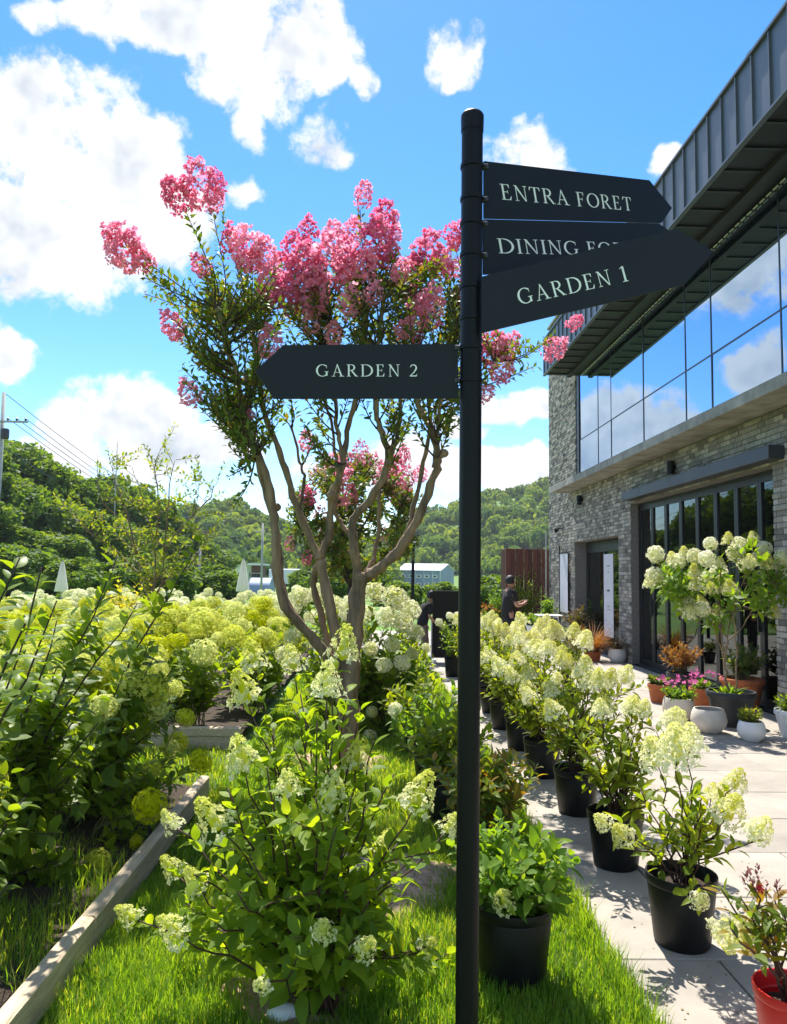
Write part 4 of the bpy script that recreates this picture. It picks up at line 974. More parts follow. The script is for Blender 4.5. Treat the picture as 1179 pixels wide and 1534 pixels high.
def crape():
    Y = 6.85; random.seed(400)
    base = gnd(518, 1138); t = thing('crape_myrtle', 'multi-trunked crape myrtle with bright pink flower plumes behind the signpost', 'tree', (base[0], base[1], 0))
    g = G(); ends = []
    b = [(516, 1142, 0), (517, 1110, 0)]
    A = limb(g, pp(b+[(510, 1040, -.02), (500, 999, -.05), (462, 950, -.12), (422, 896, -.2), (413, 817, -.22), (410, 763, -.2), (393, 695, -.2), (371, 648, -.22), (361, 600, -.25), (345, 530, -.3), (325, 460, -.35)], Y), .075, .03)
    limb(g, pp([(462, 950, -.1), (428, 897, -.05), (418, 820, .05), (404, 760, .1), (385, 690, .15), (375, 640, .2), (368, 560, .25)], Y), .04, .024)
    T = limb(g, pp([(520, 1142, .02), (524, 1090, .02), (526, 1020, .0), (529, 970, 0), (537, 880, 0), (541, 862, 0)], Y), .115, .09, 12)
    limb(g, pp([(524, 1060, .0), (514, 1000, .0), (503, 946, .0), (483, 851, .02), (479, 832, .02)], Y), .07, .062)
    limb(g, pp([(524, 1020, .05), (496, 977, .08), (483, 926, .1), (469, 875, .10), (476, 846, .03), (480, 832, .02)], Y), .045, .04)
    limb(g, pp([(481, 840, .02), (449, 770, .05), (428, 702, .1), (411, 655, .1), (395, 614, .12), (385, 540, .15), (375, 470, .1)], Y), .05, .022)
    limb(g, pp([(479, 838, .02), (493, 800, 0), (497, 743, 0), (513, 705, -.05), (517, 658, -.05), (532, 600, -.1), (545, 520, -.1), (552, 430, -.1)], Y), .05, .022)
    limb(g, pp([(514, 690, -.05), (505, 640, -.1), (503, 600, -.15), (495, 520, -.2), (488, 450, -.2)], Y), .028, .016)
    limb(g, pp([(538, 872, 0), (530, 817, -.05), (530, 777, -.05), (554, 750, -.08), (581, 695, -.1), (570, 640, -.15), (564, 614, -.2), (566, 520, -.3), (575, 430, -.3)], Y), .06, .022)
    limb(g, pp([(581, 697, -.1), (596, 650, -.05), (600, 600, 0), (606, 520, .05), (612, 450, .1)], Y), .03, .018)
    limb(g, pp([(529, 810, 0), (512, 785, .1), (503, 765, .12), (505, 720, .2), (500, 660, .25), (485, 580, .3)], Y), .03, .016)
    limb(g, pp([(541, 866, 0), (560, 858, -.03), (591, 831, -.08), (625, 780, -.1), (649, 716, -.12), (656, 685, -.15), (646, 641, -.15), (626, 607, -.2), (615, 540, -.25)], Y), .07, .03)
    limb(g, pp([(650, 700, -.12), (655, 650, -.1), (662, 600, 0), (680, 520, .05), (700, 470, .1), (740, 540, .1)], Y), .03, .012)
    limb(g, pp([(545, 862, .05), (562, 830, .12), (568, 783, .15), (571, 729, .2), (590, 660, .25)], Y), .028, .02)
    limb(g, pp([(608, 806, -.05), (618, 770, 0), (632, 705, .05), (645, 640, .1), (640, 570, .2)], Y), .035, .02)
    limb(g, pp([(449, 770, .05), (455, 720, .1), (449, 690, .15), (437, 640, .2)], Y), .022, .014)
    for q in ((656, 683), (664, 679), (497, 742), (413, 760), (583, 694)):      # pruning knuckles
        c = at(q[0], q[1], Y-.12); v, f = ico(.045, 9, 6); g.add(v*np.array([1.1, 1, .9])+c, f)
    nodes = np.concatenate([v for v in g.V if len(v) > 100])
    trunkv = nodes[nodes[:, 2] > 2.6]
    g.build('trunk', M['bark'], parent=t, smooth=True)
    # flower plumes (px, py, half size px, depth shift, lean)
    F = [(262, 292, 27, -.3), (302, 275, 36, -.3), (318, 300, 18, -.2), (190, 372, 36, -.35), (168, 352, 18, -.35), (212, 385, 20, -.3), (258, 486, 22, -.4), (283, 588, 20, -.4), (370, 372, 32, -.3), (350, 360, 24, -.2), (398, 380, 26, -.2), (300, 397, 18, -.3),
         (405, 425, 26, -.3), (440, 372, 24, -.1), (462, 345, 22, 0), (500, 352, 24, .1), (455, 395, 34, -.3), (492, 392, 40, -.4), (470, 435, 32, -.45), (430, 440, 26, -.4), (545, 290, 20, 0), (575, 325, 28, .1), (562, 362, 36, -.2),
         (530, 345, 22, .2), (590, 350, 18, .2), (600, 405, 18, -.4), (640, 375, 34, .1), (660, 395, 26, .2), (625, 400, 24, 0), (684, 350, 26, .3), (690, 400, 22, .3), (642, 460, 32, -.4), (605, 492, 16, -.4), (626, 506, 11, -.4),
         (525, 450, 22, -.5), (515, 380, 26, -.2), (548, 395, 24, -.3), (405, 515, 24, -.5), (465, 480, 20, -.4), (620, 440, 20, -.2), (738, 522, 30, .2), (765, 512, 20, .3), (752, 552, 24, .1), (728, 590, 15, 0), (833, 521, 23, .3), (862, 483, 16, .4),
         (460, 660, 17, .1), (375, 620, 8, -.3), (500, 500, 18, -.4), (560, 440, 18, -.4), (690, 440, 20, .2), (720, 500, 18, .2), (262, 500, 12, -.4), (420, 400, 22, 0), (585, 380, 22, -.1)]
    lv = Leaves(); tw = G()
    def twig(e, lo=.15, size=.075, step=.038, r=.006):
        d = np.linalg.norm(trunkv-e, axis=1)+np.maximum(0, trunkv[:, 2]-e[2]+.25)*3; s = trunkv[np.argmin(d)]
        L = np.linalg.norm(e-s); c = s+(e-s)*.45+np.array([0, 0, -.08*L])+rng.normal(0, .05*L, 3)
        P = smooth_path([s, c, e], 5); tw.add(*tube(P, np.linspace(r*1.5, r*.55, len(P)), 5, False))
        lv.pairs(P, lo, 1.02, step, size, 55, 2, .3, .5, .2); return P
    for i, (x, y, s, dy) in enumerate(F):
        c = at(x, y, Y+dy); sz = s/FPX*Y*2*.78
        foot = at(x+(-.5*(x-480)*.16), y+s*1.15, Y+dy*.8); P = twig(foot+rng.normal(0, .01, 3), .2)
        ax = unit(c-foot+np.array([0, 0, .02])); xx = unit(np.cross(ax, [.3, 1, .1])); R = np.stack([xx, np.cross(ax, xx), ax], 1)
        inst('flower_cluster', CL[i % 5], t, c, R, sz)
        if s > 24:
            for k in range(2):
                o = unit(rng.normal(0, 1, 3))*sz*.42; inst('flower_cluster', CL[(i+k+1) % 5], t, c+o*np.array([1, 1, .9]), R, sz*random.uniform(.3, .5))
    E = [(330, 520, 62, 105, 60), (300, 440, 30, 60, 18), (395, 470, 50, 60, 30), (450, 480, 55, 50, 34), (520, 480, 50, 55, 30), (570, 470, 50, 65, 34), (635, 485, 55, 55, 38), (680, 440, 30, 70, 22),
         (375, 610, 48, 55, 34), (335, 590, 30, 55, 22), (430, 560, 50, 40, 24), (560, 560, 70, 35, 22), (650, 600, 45, 35, 22), (600, 620, 25, 30, 10), (720, 520, 40, 50, 20), (790, 508, 40, 12, 5), (640, 420, 45, 45, 26), (470, 410, 60, 40, 26), (560, 400, 60, 40, 24), (390, 410, 40, 40, 16), (480, 640, 25, 25, 6), (355, 680, 18, 40, 8), (280, 500, 20, 40, 10), (215, 430, 14, 30, 3)]
    for x, y, rx, ry, n in E:
        for k in range(n):
            a = random.uniform(0, 2*PI); q = math.sqrt(random.random()); e = at(x+rx*q*math.cos(a), y+ry*q*math.sin(a), Y+random.gauss(0, .42)); twig(e, .3)
    for x, y in ((340, 715), (350, 760), (470, 690)): twig(at(x, y, Y-.2), .2, .07)
    tw.build('twig', M['bark_dark'], parent=t, smooth=True)
    p, R, s = lv.arr(); gl = G(); scatter(gl, small_leaf, p, R, s); gl.build('foliage', L_['crape'], parent=t, kind='stuff')
crape()
def crape_far():
    random.seed(430); Y = 14.5; base = gnd(522, 985)
    base = at(525, 960, Y); base[2] = 0; t = thing('crape_myrtle', 'smaller crape myrtle with faded pink flowers seen behind the big trunks', 'tree', (base[0], base[1], 0))
    g = G(); z0 = at(0, 880, Y)[2]
    fork = at(525, 880, Y); limb(g, [base, fork], .10, .08)
    for x, y in ((470, 760), (500, 730), (540, 720), (575, 740), (600, 760), (455, 800)): limb(g, [fork, (fork+at(x, y, Y))/2+rng.normal(0, .12, 3), at(x, y, Y+random.uniform(-.5, .5))], .045, .015, 6, 3)
    nodes = np.concatenate([v for v in g.V]); nodes = nodes[nodes[:, 2] > fork[2]+.3]
    g.build('trunk', M['bark_dark'], parent=t, smooth=True); lv = Leaves(); tw = G()
    for k in range(400):
        a = random.uniform(0, 2*PI); q = math.sqrt(random.random()); e = at(530+104*q*math.cos(a), 778+98*q*math.sin(a), Y+random.gauss(0, .6)); s = nodes[np.argmin(np.linalg.norm(nodes-e, axis=1))]
        P = np.linspace(s, e, 4)+rng.normal(0, .02, (4, 3)); tw.add(*tube(P, .008, 4, False)); lv.pairs(P, .15, 1.02, .06, .125, 55, 2, .3, .5, .2)
    for k, (x, y, s) in enumerate([(500, 700, 16), (530, 705, 20), (560, 700, 16), (590, 705, 16), (610, 715, 14), (475, 720, 14), (520, 730, 22), (575, 725, 20), (548, 690, 12), (605, 680, 10), (455, 765, 10), (480, 775, 12), (460, 745, 12), (600, 740, 14), (435, 815, 9), (460, 835, 8), (575, 800, 8), (540, 675, 12), (630, 710, 10), (485, 805, 8)]):
        inst('flower_cluster', CLP[k % 2] if k % 3 else CL[k % 5], t, at(x, y, Y-.4+.3*(k % 3)), np.eye(3), s/FPX*Y*2)
    tw.build('twig', M['bark_dark'], parent=t); p, R, s = lv.arr(); gl = G(); scatter(gl, small_leaf, p, R, s); gl.build('foliage', L_['crape'], parent=t, kind='stuff')
crape_far()

# ================================================================== GRASS
def blades(name, label, x0, x1, y0, y1, dens, h, keep=None, fall=3.0):
    A = (x1-x0)*(y1-y0); n = int(A*dens); x = rng.uniform(x0, x1, n); y = rng.uniform(y0, y1, n)
    k = rng.random(n) < np.clip((fall/np.maximum(y, .1))**1.6, .05, 1)
    if keep is not None: k &= keep(x, y)
    x, y = x[k], y[k]; n = len(x); sc = np.clip(y/3.0, 1, 3.2)**.75
    hh = h*(.55+.9*rng.random(n))*(1+.45*noise1(np.stack([x, y, 0*x], -1), 3.3)); a = rng.random(n)*2*PI; lean = rng.random(n)*.75*hh
    dx, dy = np.cos(a), np.sin(a); w = .0022*sc*(.7+.6*rng.random(n)); px, py = -dy*w, dx*w
    base = np.stack([x, y, np.full(n, -.014)], -1); V = np.zeros((n, 5, 3))
    V[:, 0] = base+np.stack([px, py, 0*px], -1); V[:, 1] = base-np.stack([px, py, 0*px], -1)
    mid = base+np.stack([dx*lean*.35, dy*lean*.35, hh*.6], -1); V[:, 2] = mid+np.stack([px, py, 0*px], -1)*.8; V[:, 3] = mid-np.stack([px, py, 0*px], -1)*.8
    V[:, 4] = base+np.stack([dx*lean, dy*lean, hh], -1); o = (np.arange(n)*5)[:, None]
    patch = np.clip(.5+.5*noise1(np.stack([x, y, 0*x], -1), 2.1, 4)+rng.normal(0, .22, n), 0, 1)
    g = G().add(V.reshape(-1, 3), [o+np.array([[0, 1, 3, 2]]), o+np.array([[2, 3, 4]])], np.repeat(patch, 5))
    ob = g.build(name, L_['grass'], kind='stuff'); return tag(ob, label, 'grass')
def lawn_keep(x, y):
    k = np.ones(len(x), bool)
    for cx, cy, r in ((.0, 4.3, .44), (-.3, 3.15, .2), (-.3, 6.9, .3)): k &= (rng.random(len(x)) < np.clip((np.hypot(x-cx, y-cy)-r*.75)/(r*.4), .04, 1))
    return k
blades('lawn_grass', 'bright green lawn grass between the timber edging and the path', -1.19, 1.045, 2.2, 13.2, 15000, .05, lawn_keep)
blades('grass', 'long grass blades leaning over the paving edge', .97, 1.06, 2.2, 9, 11000, .10)
blades('grass', 'grass growing in the gap between the two flower beds', -3.1, -1.2, 5.98, 7.36, 7000, .07)
blades('grass', 'wild grass tufts along the inside of the timber edging', -2.3, -1.3, 2.2, 5.9, 4200, .15, lambda x, y: noise1(np.stack([x, y, 0*x], -1), 3, 1) > -.25)

# ================================================================== YOUNG TREE AND BACKGROUND TREES
def young_tree():
    random.seed(500); Y = 15.8; b = at(228, 950, Y); b[2] = 0.
    t = thing('young_tree', 'airy young tree with sparse pale leaves standing above the lime hydrangeas', 'tree', (b[0], b[1], 0)); g = G(); lv = Leaves()
    f1 = at(226, 905, Y); limb(g, [b, f1], .06, .05, 8)
    L1 = []
    for pts in ([(226, 905), (212, 870), (205, 830), (180, 780), (150, 745), (146, 680)], [(226, 905), (243, 870), (246, 835), (262, 800), (290, 770), (300, 720)], [(226, 905), (232, 868), (232, 820), (215, 750), (198, 700)], [(243, 875), (280, 850), (300, 825), (310, 800)],
                [(246, 835), (250, 780), (255, 720), (262, 690)], [(212, 865), (180, 830), (130, 795), (105, 765)], [(232, 820), (238, 760), (232, 700), (240, 675)], [(205, 830), (190, 770), (172, 720), (168, 690)], [(290, 770), (315, 745), (320, 725)]):
        P = limb(g, [at(x, y, Y+random.uniform(-.4, .4) if k else Y) for k, (x, y) in enumerate(pts)], .028, .007, 6, 4); L1.append(P)
    allp = np.concatenate(L1)
    for k in range(150):
        s = allp[random.randrange(len(allp))]; e = s+np.array([random.gauss(0, .35), random.gauss(0, .3), random.uniform(.0, .55)]); P = np.linspace(s, e, 4)+rng.normal(0, .015, (4, 3))
        g.add(*tube(P, [.007, .006, .005, .003], 4, False)); lv.pairs(P, .3, 1.03, .075, .12, 55, 2, .4, .4, .2)
    g.build('trunk', M['bark'], parent=t, smooth=True); p, R, s = lv.arr(); gl = G(); scatter(gl, small_leaf, p, R, s); gl.build('crown', L_['young'], parent=t, kind='stuff')
young_tree()
quad = (np.array([(-.5, -.32, 0), (.1, -.5, .08), (.5, .1, -.05), (-.1, .45, .1)]), [[(0, 1, 2, 3)]])
def crown_pts(n, lobes, seed):
    r = np.random.default_rng(seed); P = []
    for (c, rad, w) in lobes:
        k = int(n*w); d = unit(r.normal(size=(k, 3))); q = (.55+.5*r.random((k, 1))**.6); P.append(np.array(c)+d*q*np.array(rad)*(1+.2*noise1(d, 4, seed))[:, None])
    return np.concatenate(P)
def tree_proto(seed, n=5200, leaf=.045, H=1., tall=1.):
    random.seed(seed); t = thing('tree', 'prototype', 'tree'); g = G()
    lobes = [((0, 0, .68*H), (.26, .26, .28), .25)]
    for k in range(15):
        a = random.uniform(0, 2*PI); r = random.uniform(.12, .33); z = random.uniform(.32, .92); s = random.uniform(.10, .17)*(1.15-.5*abs(z-.55)); r *= 1.15-.9*max(0, z-.6)/.5
        c = (r*math.cos(a), r*math.sin(a), z*H); lobes.append((c, (s, s, s*.75), .05)); limb(g, [(0, 0, .12+.3*z*.6), (c[0]*.5, c[1]*.5, z*.8), c], .014, .004, 5, 3)
    limb(g, [(0, 0, -.02), (.01, .01, .3), (0, .01, .7)], .032, .012, 8)
    g.build('trunk', M['bark_dark'], parent=t, smooth=True); P = crown_pts(n, lobes, seed); gl = G()
    up = unit(rng.normal(0, .5, P.shape)+unit(P-np.array([0, 0, .5]))*.7+np.array([0, 0, .5])); d = unit(rng.normal(size=P.shape)); R = frames(d, up)
    patch = np.clip(.5+.5*noise1(P, 14, seed)+rng.normal(0, .2, len(P)), 0, 1)
    scatter(gl, quad, P, R, leaf*(.6+.8*rng.random(len(P))), patch); gl.build('crown', L_['tree'], parent=t, kind='stuff'); return t
protos = [tree_proto(520+k) for k in range(3)]
TR = [(6, 655, 60), (44, 664, 64), (84, 694, 60), (126, 716, 66), (168, 708, 70), (205, 728, 74), (240, 746, 74), (274, 782, 76), (-25, 668, 52), (22, 712, 50), (68, 738, 52), (118, 758, 55), (165, 772, 58), (212, 790, 62), (255, 806, 66), (300, 808, 78), (-40, 745, 44), (35, 790, 46), (100, 805, 50), (330, 822, 84)]
desc = ['tall round-crowned tree on the left slope behind the utility pole', 'high tree topping the left slope beside the utility pole', 'tree on the left slope just under the sagging wires', 'tree on the ridge left of the young tree', 'tree on the ridge above the young tree', 'ridge tree behind the top of the young tree',
        'tree where the left ridge drops towards the gap', 'small tree at the foot of the ridge by the slim white pole', 'tree cut by the left picture edge at the top of the slope', 'mid-slope tree beneath the utility pole', 'mid-slope tree above the white parasol', 'mid-slope tree between parasol and young tree', 'mid-slope tree behind the young tree crown',
        'lower slope tree behind the young tree trunk', 'lower slope tree left of the slim white pole', 'low tree beside the slim white pole', 'nearest tree at the left picture edge', 'low dark tree behind the leftmost parasol', 'low dark tree behind the dark shrubs', 'low tree between the two slim poles']
for k, (x, y, Y) in enumerate(TR):
    p = at(x, y, Y); z = float(land(p[0], Y)); H = max(3.5, p[2]-z)
    c = place(protos[k % 3], (p[0], Y, z), random.uniform(0, 6), desc[k], 'trees on the left slope'); c.scale = (max(H, 6.5)*.95, max(H, 6.5)*.95, H)
bd = ['round green bush at the far side of the lawn, left of the first parasol', 'round green bush behind the leftmost parasol', 'round green bush under the utility pole', 'spreading bush left of the young tree', 'spreading bush behind the young tree trunk', 'bush right of the young tree trunk', 'bush beside the slim pale pole', 'bush left of the right-hand closed parasol', 'bush beside the white truck',
      'bush behind the twin trunks', 'light green bush under the lamp post', 'light green bush before the blue-grey building', 'bush between pole and fence', 'low bush at the meadow edge past the lamp post']
for k, (x, Y, H) in enumerate([(60, 40, 2.6), (110, 36, 2.3), (10, 38, 3.0), (150, 34, 2.2), (205, 38, 2.6), (255, 36, 2.2), (315, 40, 2.2), (340, 38, 1.8), (455, 44, 2.0), (500, 36, 2.2), (606, 30, 1.5), (660, 34, 1.5), (735, 30, 1.9), (570, 40, 1.8)]):
    p = at(x, 880, Y); c = place(protos[(k+1) % 3], (p[0], Y, float(land(p[0], Y))-.35*H), random.uniform(0, 6), bd[k], 'bushes across the far lawn'); c.scale = (H*1.7, H*1.7, H*1.25)
finish_protos(protos)
def forest():
    r = np.random.default_rng(7); g = G()
    tm = []
    for k in range(3):
        P = unit(r.normal(size=(90, 3))); P[:, 2] = np.abs(P[:, 2])*.95-.2; P *= (.75+.35*r.random((90, 1))); tmg = []
        d = unit(r.normal(size=P.shape)); R = frames(d, unit(P+np.array([0, 0, .3])+r.normal(0, .35, P.shape))); v, F = quad
        V = np.einsum('nij,kj->nki', R, v)*.42+P[:, None]; o = (np.arange(90)*4)[:, None, None]; tm.append((V.reshape(-1, 3), [(np.array(F[0])[None]+o).reshape(-1, 4)]))
    n = 3000; x = r.uniform(-150, 170, n); y = r.uniform(150, 300, n); h = land(x, y)
    meadow = noise1(np.stack([x, y, 0*x], -1), .055, 3)
    k = (h > 1.2) & ~((meadow > .38) & (x > 0) & (h < 22)) & (np.abs(x) < y*.60); x, y, h = x[k], y[k], h[k]
    xx = r.uniform(-75, 70, 200); yy = r.uniform(140, 165, 200); kk = (xx < 4) | (xx > 34); x = np.concatenate([x, xx[kk]]); y = np.concatenate([y, yy[kk]]); h = np.concatenate([h, land(xx[kk], yy[kk])])
    n = len(x); big = 1.5+3.4*r.random(n)**2.2; tone = np.clip(.5+.42*noise1(np.stack([x, y, 0*x], -1), .11, 2)+r.normal(0, .25, n), 0, 1)
    for lobe in range(3):
        s = big*r.uniform(.45, .85, n) if lobe else big*.8
        off = r.normal(0, .55, (n, 3))*big[:, None]*(lobe > 0)*np.array([1, 1, .5]); a = r.random(n)*2*PI; c, s_ = np.cos(a), np.sin(a); Z = 0*a
        R = np.stack([np.stack([c, -s_, Z], -1), np.stack([s_, c, Z], -1), np.stack([Z, Z, .8+.6*r.random(n)], -1)], 1)
        for q in range(3):
            i = np.arange(n) % 3 == q; scatter(g, tm[q], (np.stack([x, y, h+big*.5], -1)+off)[i], R[i], s[i], np.clip(tone[i]+r.normal(0, .08, i.sum()), 0, 1))
    tag(g.build('forest', L_['forest'], kind='stuff'), 'dense green woodland covering the far hills', 'forest')
forest()

# ================================================================== POTS ALONG THE BUILDING
def bush(t, c, z, n, H, R, leaf, lm, lk='mid', fl=None, fs=.05, nf=0, step=.04, single=0, stem='stem_green', lo=.25, opp=2, ang=50):
    tips = []
    for k in range(n):
        a = random.uniform(0, 2*PI); q = math.sqrt(random.random()); tips.append((np.array([c[0]+R*q*math.cos(a), c[1]+R*q*math.sin(a), z+H*(1-.3*q*q)*random.uniform(.7, 1.05)]), fs if k < nf else 0))
    plant(t, (c[0], c[1], z), tips, lk, lm, leaf, step, lo, ang, .004, .002, stem, fl, fs, single, 0, min(.05, R*.3), .5, opp)
def tuft(t, c, z, n, H, R, lm, w=.035, name='foliage'):
    g = G(); tm = leaf_tmpl(w, 5, .1, .75, .3); p = np.array([c[0], c[1], z])+rng.normal(0, .035, (n, 3))*np.array([1, 1, 0])
    a = rng.random(n)*2*PI; e = np.radians(rng.uniform(40, 85, n)); d = np.stack([np.cos(a)*np.cos(e), np.sin(a)*np.cos(e), np.sin(e)], -1)
    up = np.stack([-np.cos(a)*np.sin(e), -np.sin(a)*np.sin(e), np.cos(e)], -1); scatter(g, tm, p, frames(d, up), H*(.6+.6*rng.random(n))); g.build(name, L_[lm], parent=t, smooth=True, kind='stuff')
def pplant(label, c, pr, m, kind='nursery', cat='potted plant', name='potted_plant', soil=True, seed=0):
    random.seed(600+seed); t = thing(name, label, cat, (c[0], c[1], 0)); pot(t, (c[0], c[1], 0), *pr, m, kind, soil); return t
# tall white hydrangea in the dark grey pot
c = gnd(1096, 1086); YB = c[1]
t = pplant('tall branching hydrangea with round white heads in a dark grey pot', c, (.26, .19, .38), 'pot_grey', 'terra', name='potted_hydrangea', seed=1)
g = G(); z = .3
S_ = lambda l, dy=0: [at(x, y, YB+dy) for x, y in l]
b0 = np.array([c[0]-.03, c[1], z])
limb(g, [b0]+S_([(1086, 1000), (1083, 978)]), .02, .017, 7); limb(g, [np.array([c[0]+.06, c[1], z])]+S_([(1103, 990), (1100, 930), (1096, 890)]), .016, .009, 7)
for l in ([(1083, 978), (1070, 945), (1062, 915), (1040, 880)], [(1083, 978), (1092, 960), (1115, 935), (1135, 900), (1160, 880)], [(1083, 985), (1080, 940), (1076, 900), (1080, 860)], [(1086, 990), (1094, 930), (1110, 880), (1125, 840)], [(1076, 960), (1062, 920), (1020, 890)]): limb(g, S_(l, random.uniform(-.2, .2)), .011, .005, 6)
nodes = np.concatenate(g.V); nodes = nodes[nodes[:, 2] > .95]; lv = Leaves(); hd = []
HZ = [(345, 300), (300, 455), (345, 432), (430, 430), (485, 332), (520, 268), (585, 308), (585, 376), (690, 225), (790, 190), (855, 222), (950, 168), (660, 322), (740, 335), (745, 412), (590, 475), (660, 456), (690, 500), (750, 487), (805, 490), (545, 582), (630, 577), (520, 612), (545, 652), (615, 637), (720, 622), (890, 357), (935, 335), (1025, 262), (1030, 335), (1110, 302), (1145, 348), (830, 290), (1068, 637), (985, 300), (450, 310), (1180, 420), (1200, 330)]
for k, (x, y) in enumerate(HZ):
    p = at(900+x*.2411, 760+y*.2411, YB+random.uniform(-.3, .3)); n0 = nodes[np.argmin(np.linalg.norm(nodes-(p-np.array([0, 0, .2])), axis=1))]; P = stem_path(n0, p-np.array([0, 0, .06]), .8, 6, .006); g.add(*tube(P, np.linspace(.005, .003, 6), 5)); lv.pairs(P, .25, 1., .06, .115, 60, 2)
    hd.append((p-np.array([0, 0, .075]), np.array([random.gauss(0, .2), random.gauss(0, .2), 1]), random.choice([.15, .17, .185])))
for k in range(60):
    p = at(random.uniform(985, 1185), random.gauss(882, 22), YB+random.gauss(0, .22)); n0 = nodes[np.argmin(np.linalg.norm(nodes-p, axis=1))]; P = np.linspace(n0, p, 5)+rng.normal(0, .008, (5, 3)); g.add(*tube(P, .003, 4, False)); lv.pairs(P, .2, 1.02, .06, .12, 60, 2)
g.build('stem', M['bark'], parent=t, smooth=True); put_leaves(t, lv, 'mid', 'bushy', 120); heads(t, 'ball', hd[::2]); heads(t, 'cream', [(p, a, q*.82) for p, a, q in hd[1::2]])
tuft(t, (c[0], c[1]), .3, 120, .16, .2, 'bushy', .2)
c = gnd(1017, 1079); t = pplant('beige bowl of feathery green leaves and pink flowers', c, (.175, .12, .26), 'pot_beige', 'bowl', seed=2)
bush(t, c, .22, 24, .16, .2, .07, 'bushy', 'mid', step=.03)
g = G(); P = np.array([c[0], c[1]-.02, .44])+rng.normal(0, 1, (26, 3))*np.array([.11, .09, .035]); scatter(g, FLO, P, outward(rng.normal(0, .4, P.shape)+np.array([0, -.5, 1])), .03); g.build('blossom', L_['pinkf'], parent=t, kind='stuff')
c = gnd(1062, 1097); t = pplant('empty squat beige pot with bare soil', c, (.155, .12, .25), 'pot_beige', 'egg', 'pot', 'plant_pot', seed=3)
c = gnd(1126, 1110); t = pplant('small round white pot with yellow-green sprigs', c, (.115, .09, .20), 'pot_white', 'egg', seed=4); bush(t, c, .16, 18, .19, .13, .055, 'young', step=.025)
c = gnd(1113, 1058); t = pplant('wide terracotta pot with soft green plant behind the tall hydrangea', c, (.27, .19, .36), 'terracotta', 'terra', seed=5); bush(t, c, .3, 30, .5, .36, .1, 'crape', step=.05)
c = gnd(987, 1052); t = pplant('orange terracotta pot with a low green plant nearest the door glass', c, (.14, .1, .24), 'terracotta', 'terra', seed=6); bush(t, c, .2, 16, .14, .14, .07, 'crape', step=.03)
c = gnd(1050, 1062); t = pplant('orange terracotta pot of pink flowers behind the beige bowl', c, (.14, .11, .26), 'terracotta', 'terra', seed=7); bush(t, c, .21, 18, .15, .15, .06, 'bushy', step=.03)
g = G(); P = np.array([c[0]-.03, c[1]-.05, .42])+rng.normal(0, 1, (24, 3))*np.array([.11, .08, .03]); scatter(g, FLO, P, outward(rng.normal(0, .4, P.shape)+np.array([0, -.5, 1])), .028); g.build('blossom', L_['pinkf'], parent=t, kind='stuff')
c = gnd(1022, 1045); t = pplant('orange-leaved feathery shrub in a grey tub before the folding doors', c, (.2, .16, .34), 'pot_grey', 'terra', seed=8); bush(t, c, .28, 40, .48, .3, .075, 'orange', step=.03, ang=28, lo=.35)
c = gnd(1186, 1104); t = pplant('white flared pot with dark green leaves at the right edge', c, (.16, .10, .28), 'pot_white', 'terra', seed=9); bush(t, c, .22, 26, .24, .17, .06, 'dark', step=.03)
c = gnd(925, 992); t = pplant('white bowl pot with dry brown grass beside the brick pier', c, (.165, .12, .26), 'pot_white', 'bowl', seed=10); tuft(t, c, .2, 160, .36, .2, 'purple', .03)
c = gnd(888, 990); t = pplant('rust-brown sedge clump in a low terracotta pot', c, (.17, .13, .18), 'terracotta', 'terra', seed=11); tuft(t, c, .12, 420, .62, .3, 'brown', .025)
c = gnd(858, 985); t = pplant('lime green glazed planter with fresh grass', c, (.2, .14, .32), 'pot_lime', 'terra', seed=12); tuft(t, c, .26, 150, .4, .2, 'bushy', .06)
c = gnd(838, 990); t = pplant('small dark pot with trailing grey-green plant on the paving', c, (.12, .09, .2), 'pot_black', seed=13); bush(t, c, .16, 16, .3, .2, .08, 'crape', step=.04)
c = gnd(800, 958); t = pplant('white cylinder pot of white-flowered green leaves by the red-brown fence', c, (.2, .18, .36), 'pot_white', 'terra', seed=14); bush(t, c, .28, 34, .42, .36, .1, 'bushy', step=.04, fl='ball', fs=.07, nf=3)
for k, (x, y, lb, lm, H, R) in enumerate([(870, 968, 'purple-brown leafy plant in a black pot outside the entrance', 'purple', .75, .42), (822, 958, 'tall green leafy plant in a black pot under the wall banner', 'bushy', .95, .22), (893, 966, 'upright green leafy plant in a black pot beside the door poster', 'bushy', .95, .2), (852, 955, 'tall broad-leaved plant in a black pot against the brick wall', 'crape', 1.15, .24)]):
    c = gnd(x, y); t = pplant(lb, c, (.15, .12, .28), 'pot_black', seed=20+k); bush(t, c, .22, 26, H, R, .13, lm, step=.07)
c = gnd(788, 948); t = pplant('loose willowy shrub in front of the red-brown fence', c, (.2, .16, .3), 'pot_black', seed=30); bush(t, c, .24, 46, 1.55, .62, .12, 'young', step=.09)
c = gnd(748, 948); t = pplant('leafy green bush left of the standing person', c, (.2, .16, .3), 'pot_black', seed=31); bush(t, c, .24, 34, 1.0, .4, .13, 'bushy', step=.07)
c = gnd(729, 950); t = pplant('pot of orange and yellow blossoms behind the pole', c, (.15, .12, .25), 'terracotta', 'terra', seed=32); bush(t, c, .2, 18, .5, .25, .1, 'bushy', step=.06)
g = G(); P = np.array([c[0], c[1], .72])+rng.normal(0, 1, (30, 3))*np.array([.15, .12, .08]); scatter(g, FLO, P, outward(rng.normal(size=P.shape)), .055); g.build('blossom', L_['orange'], parent=t, kind='stuff')
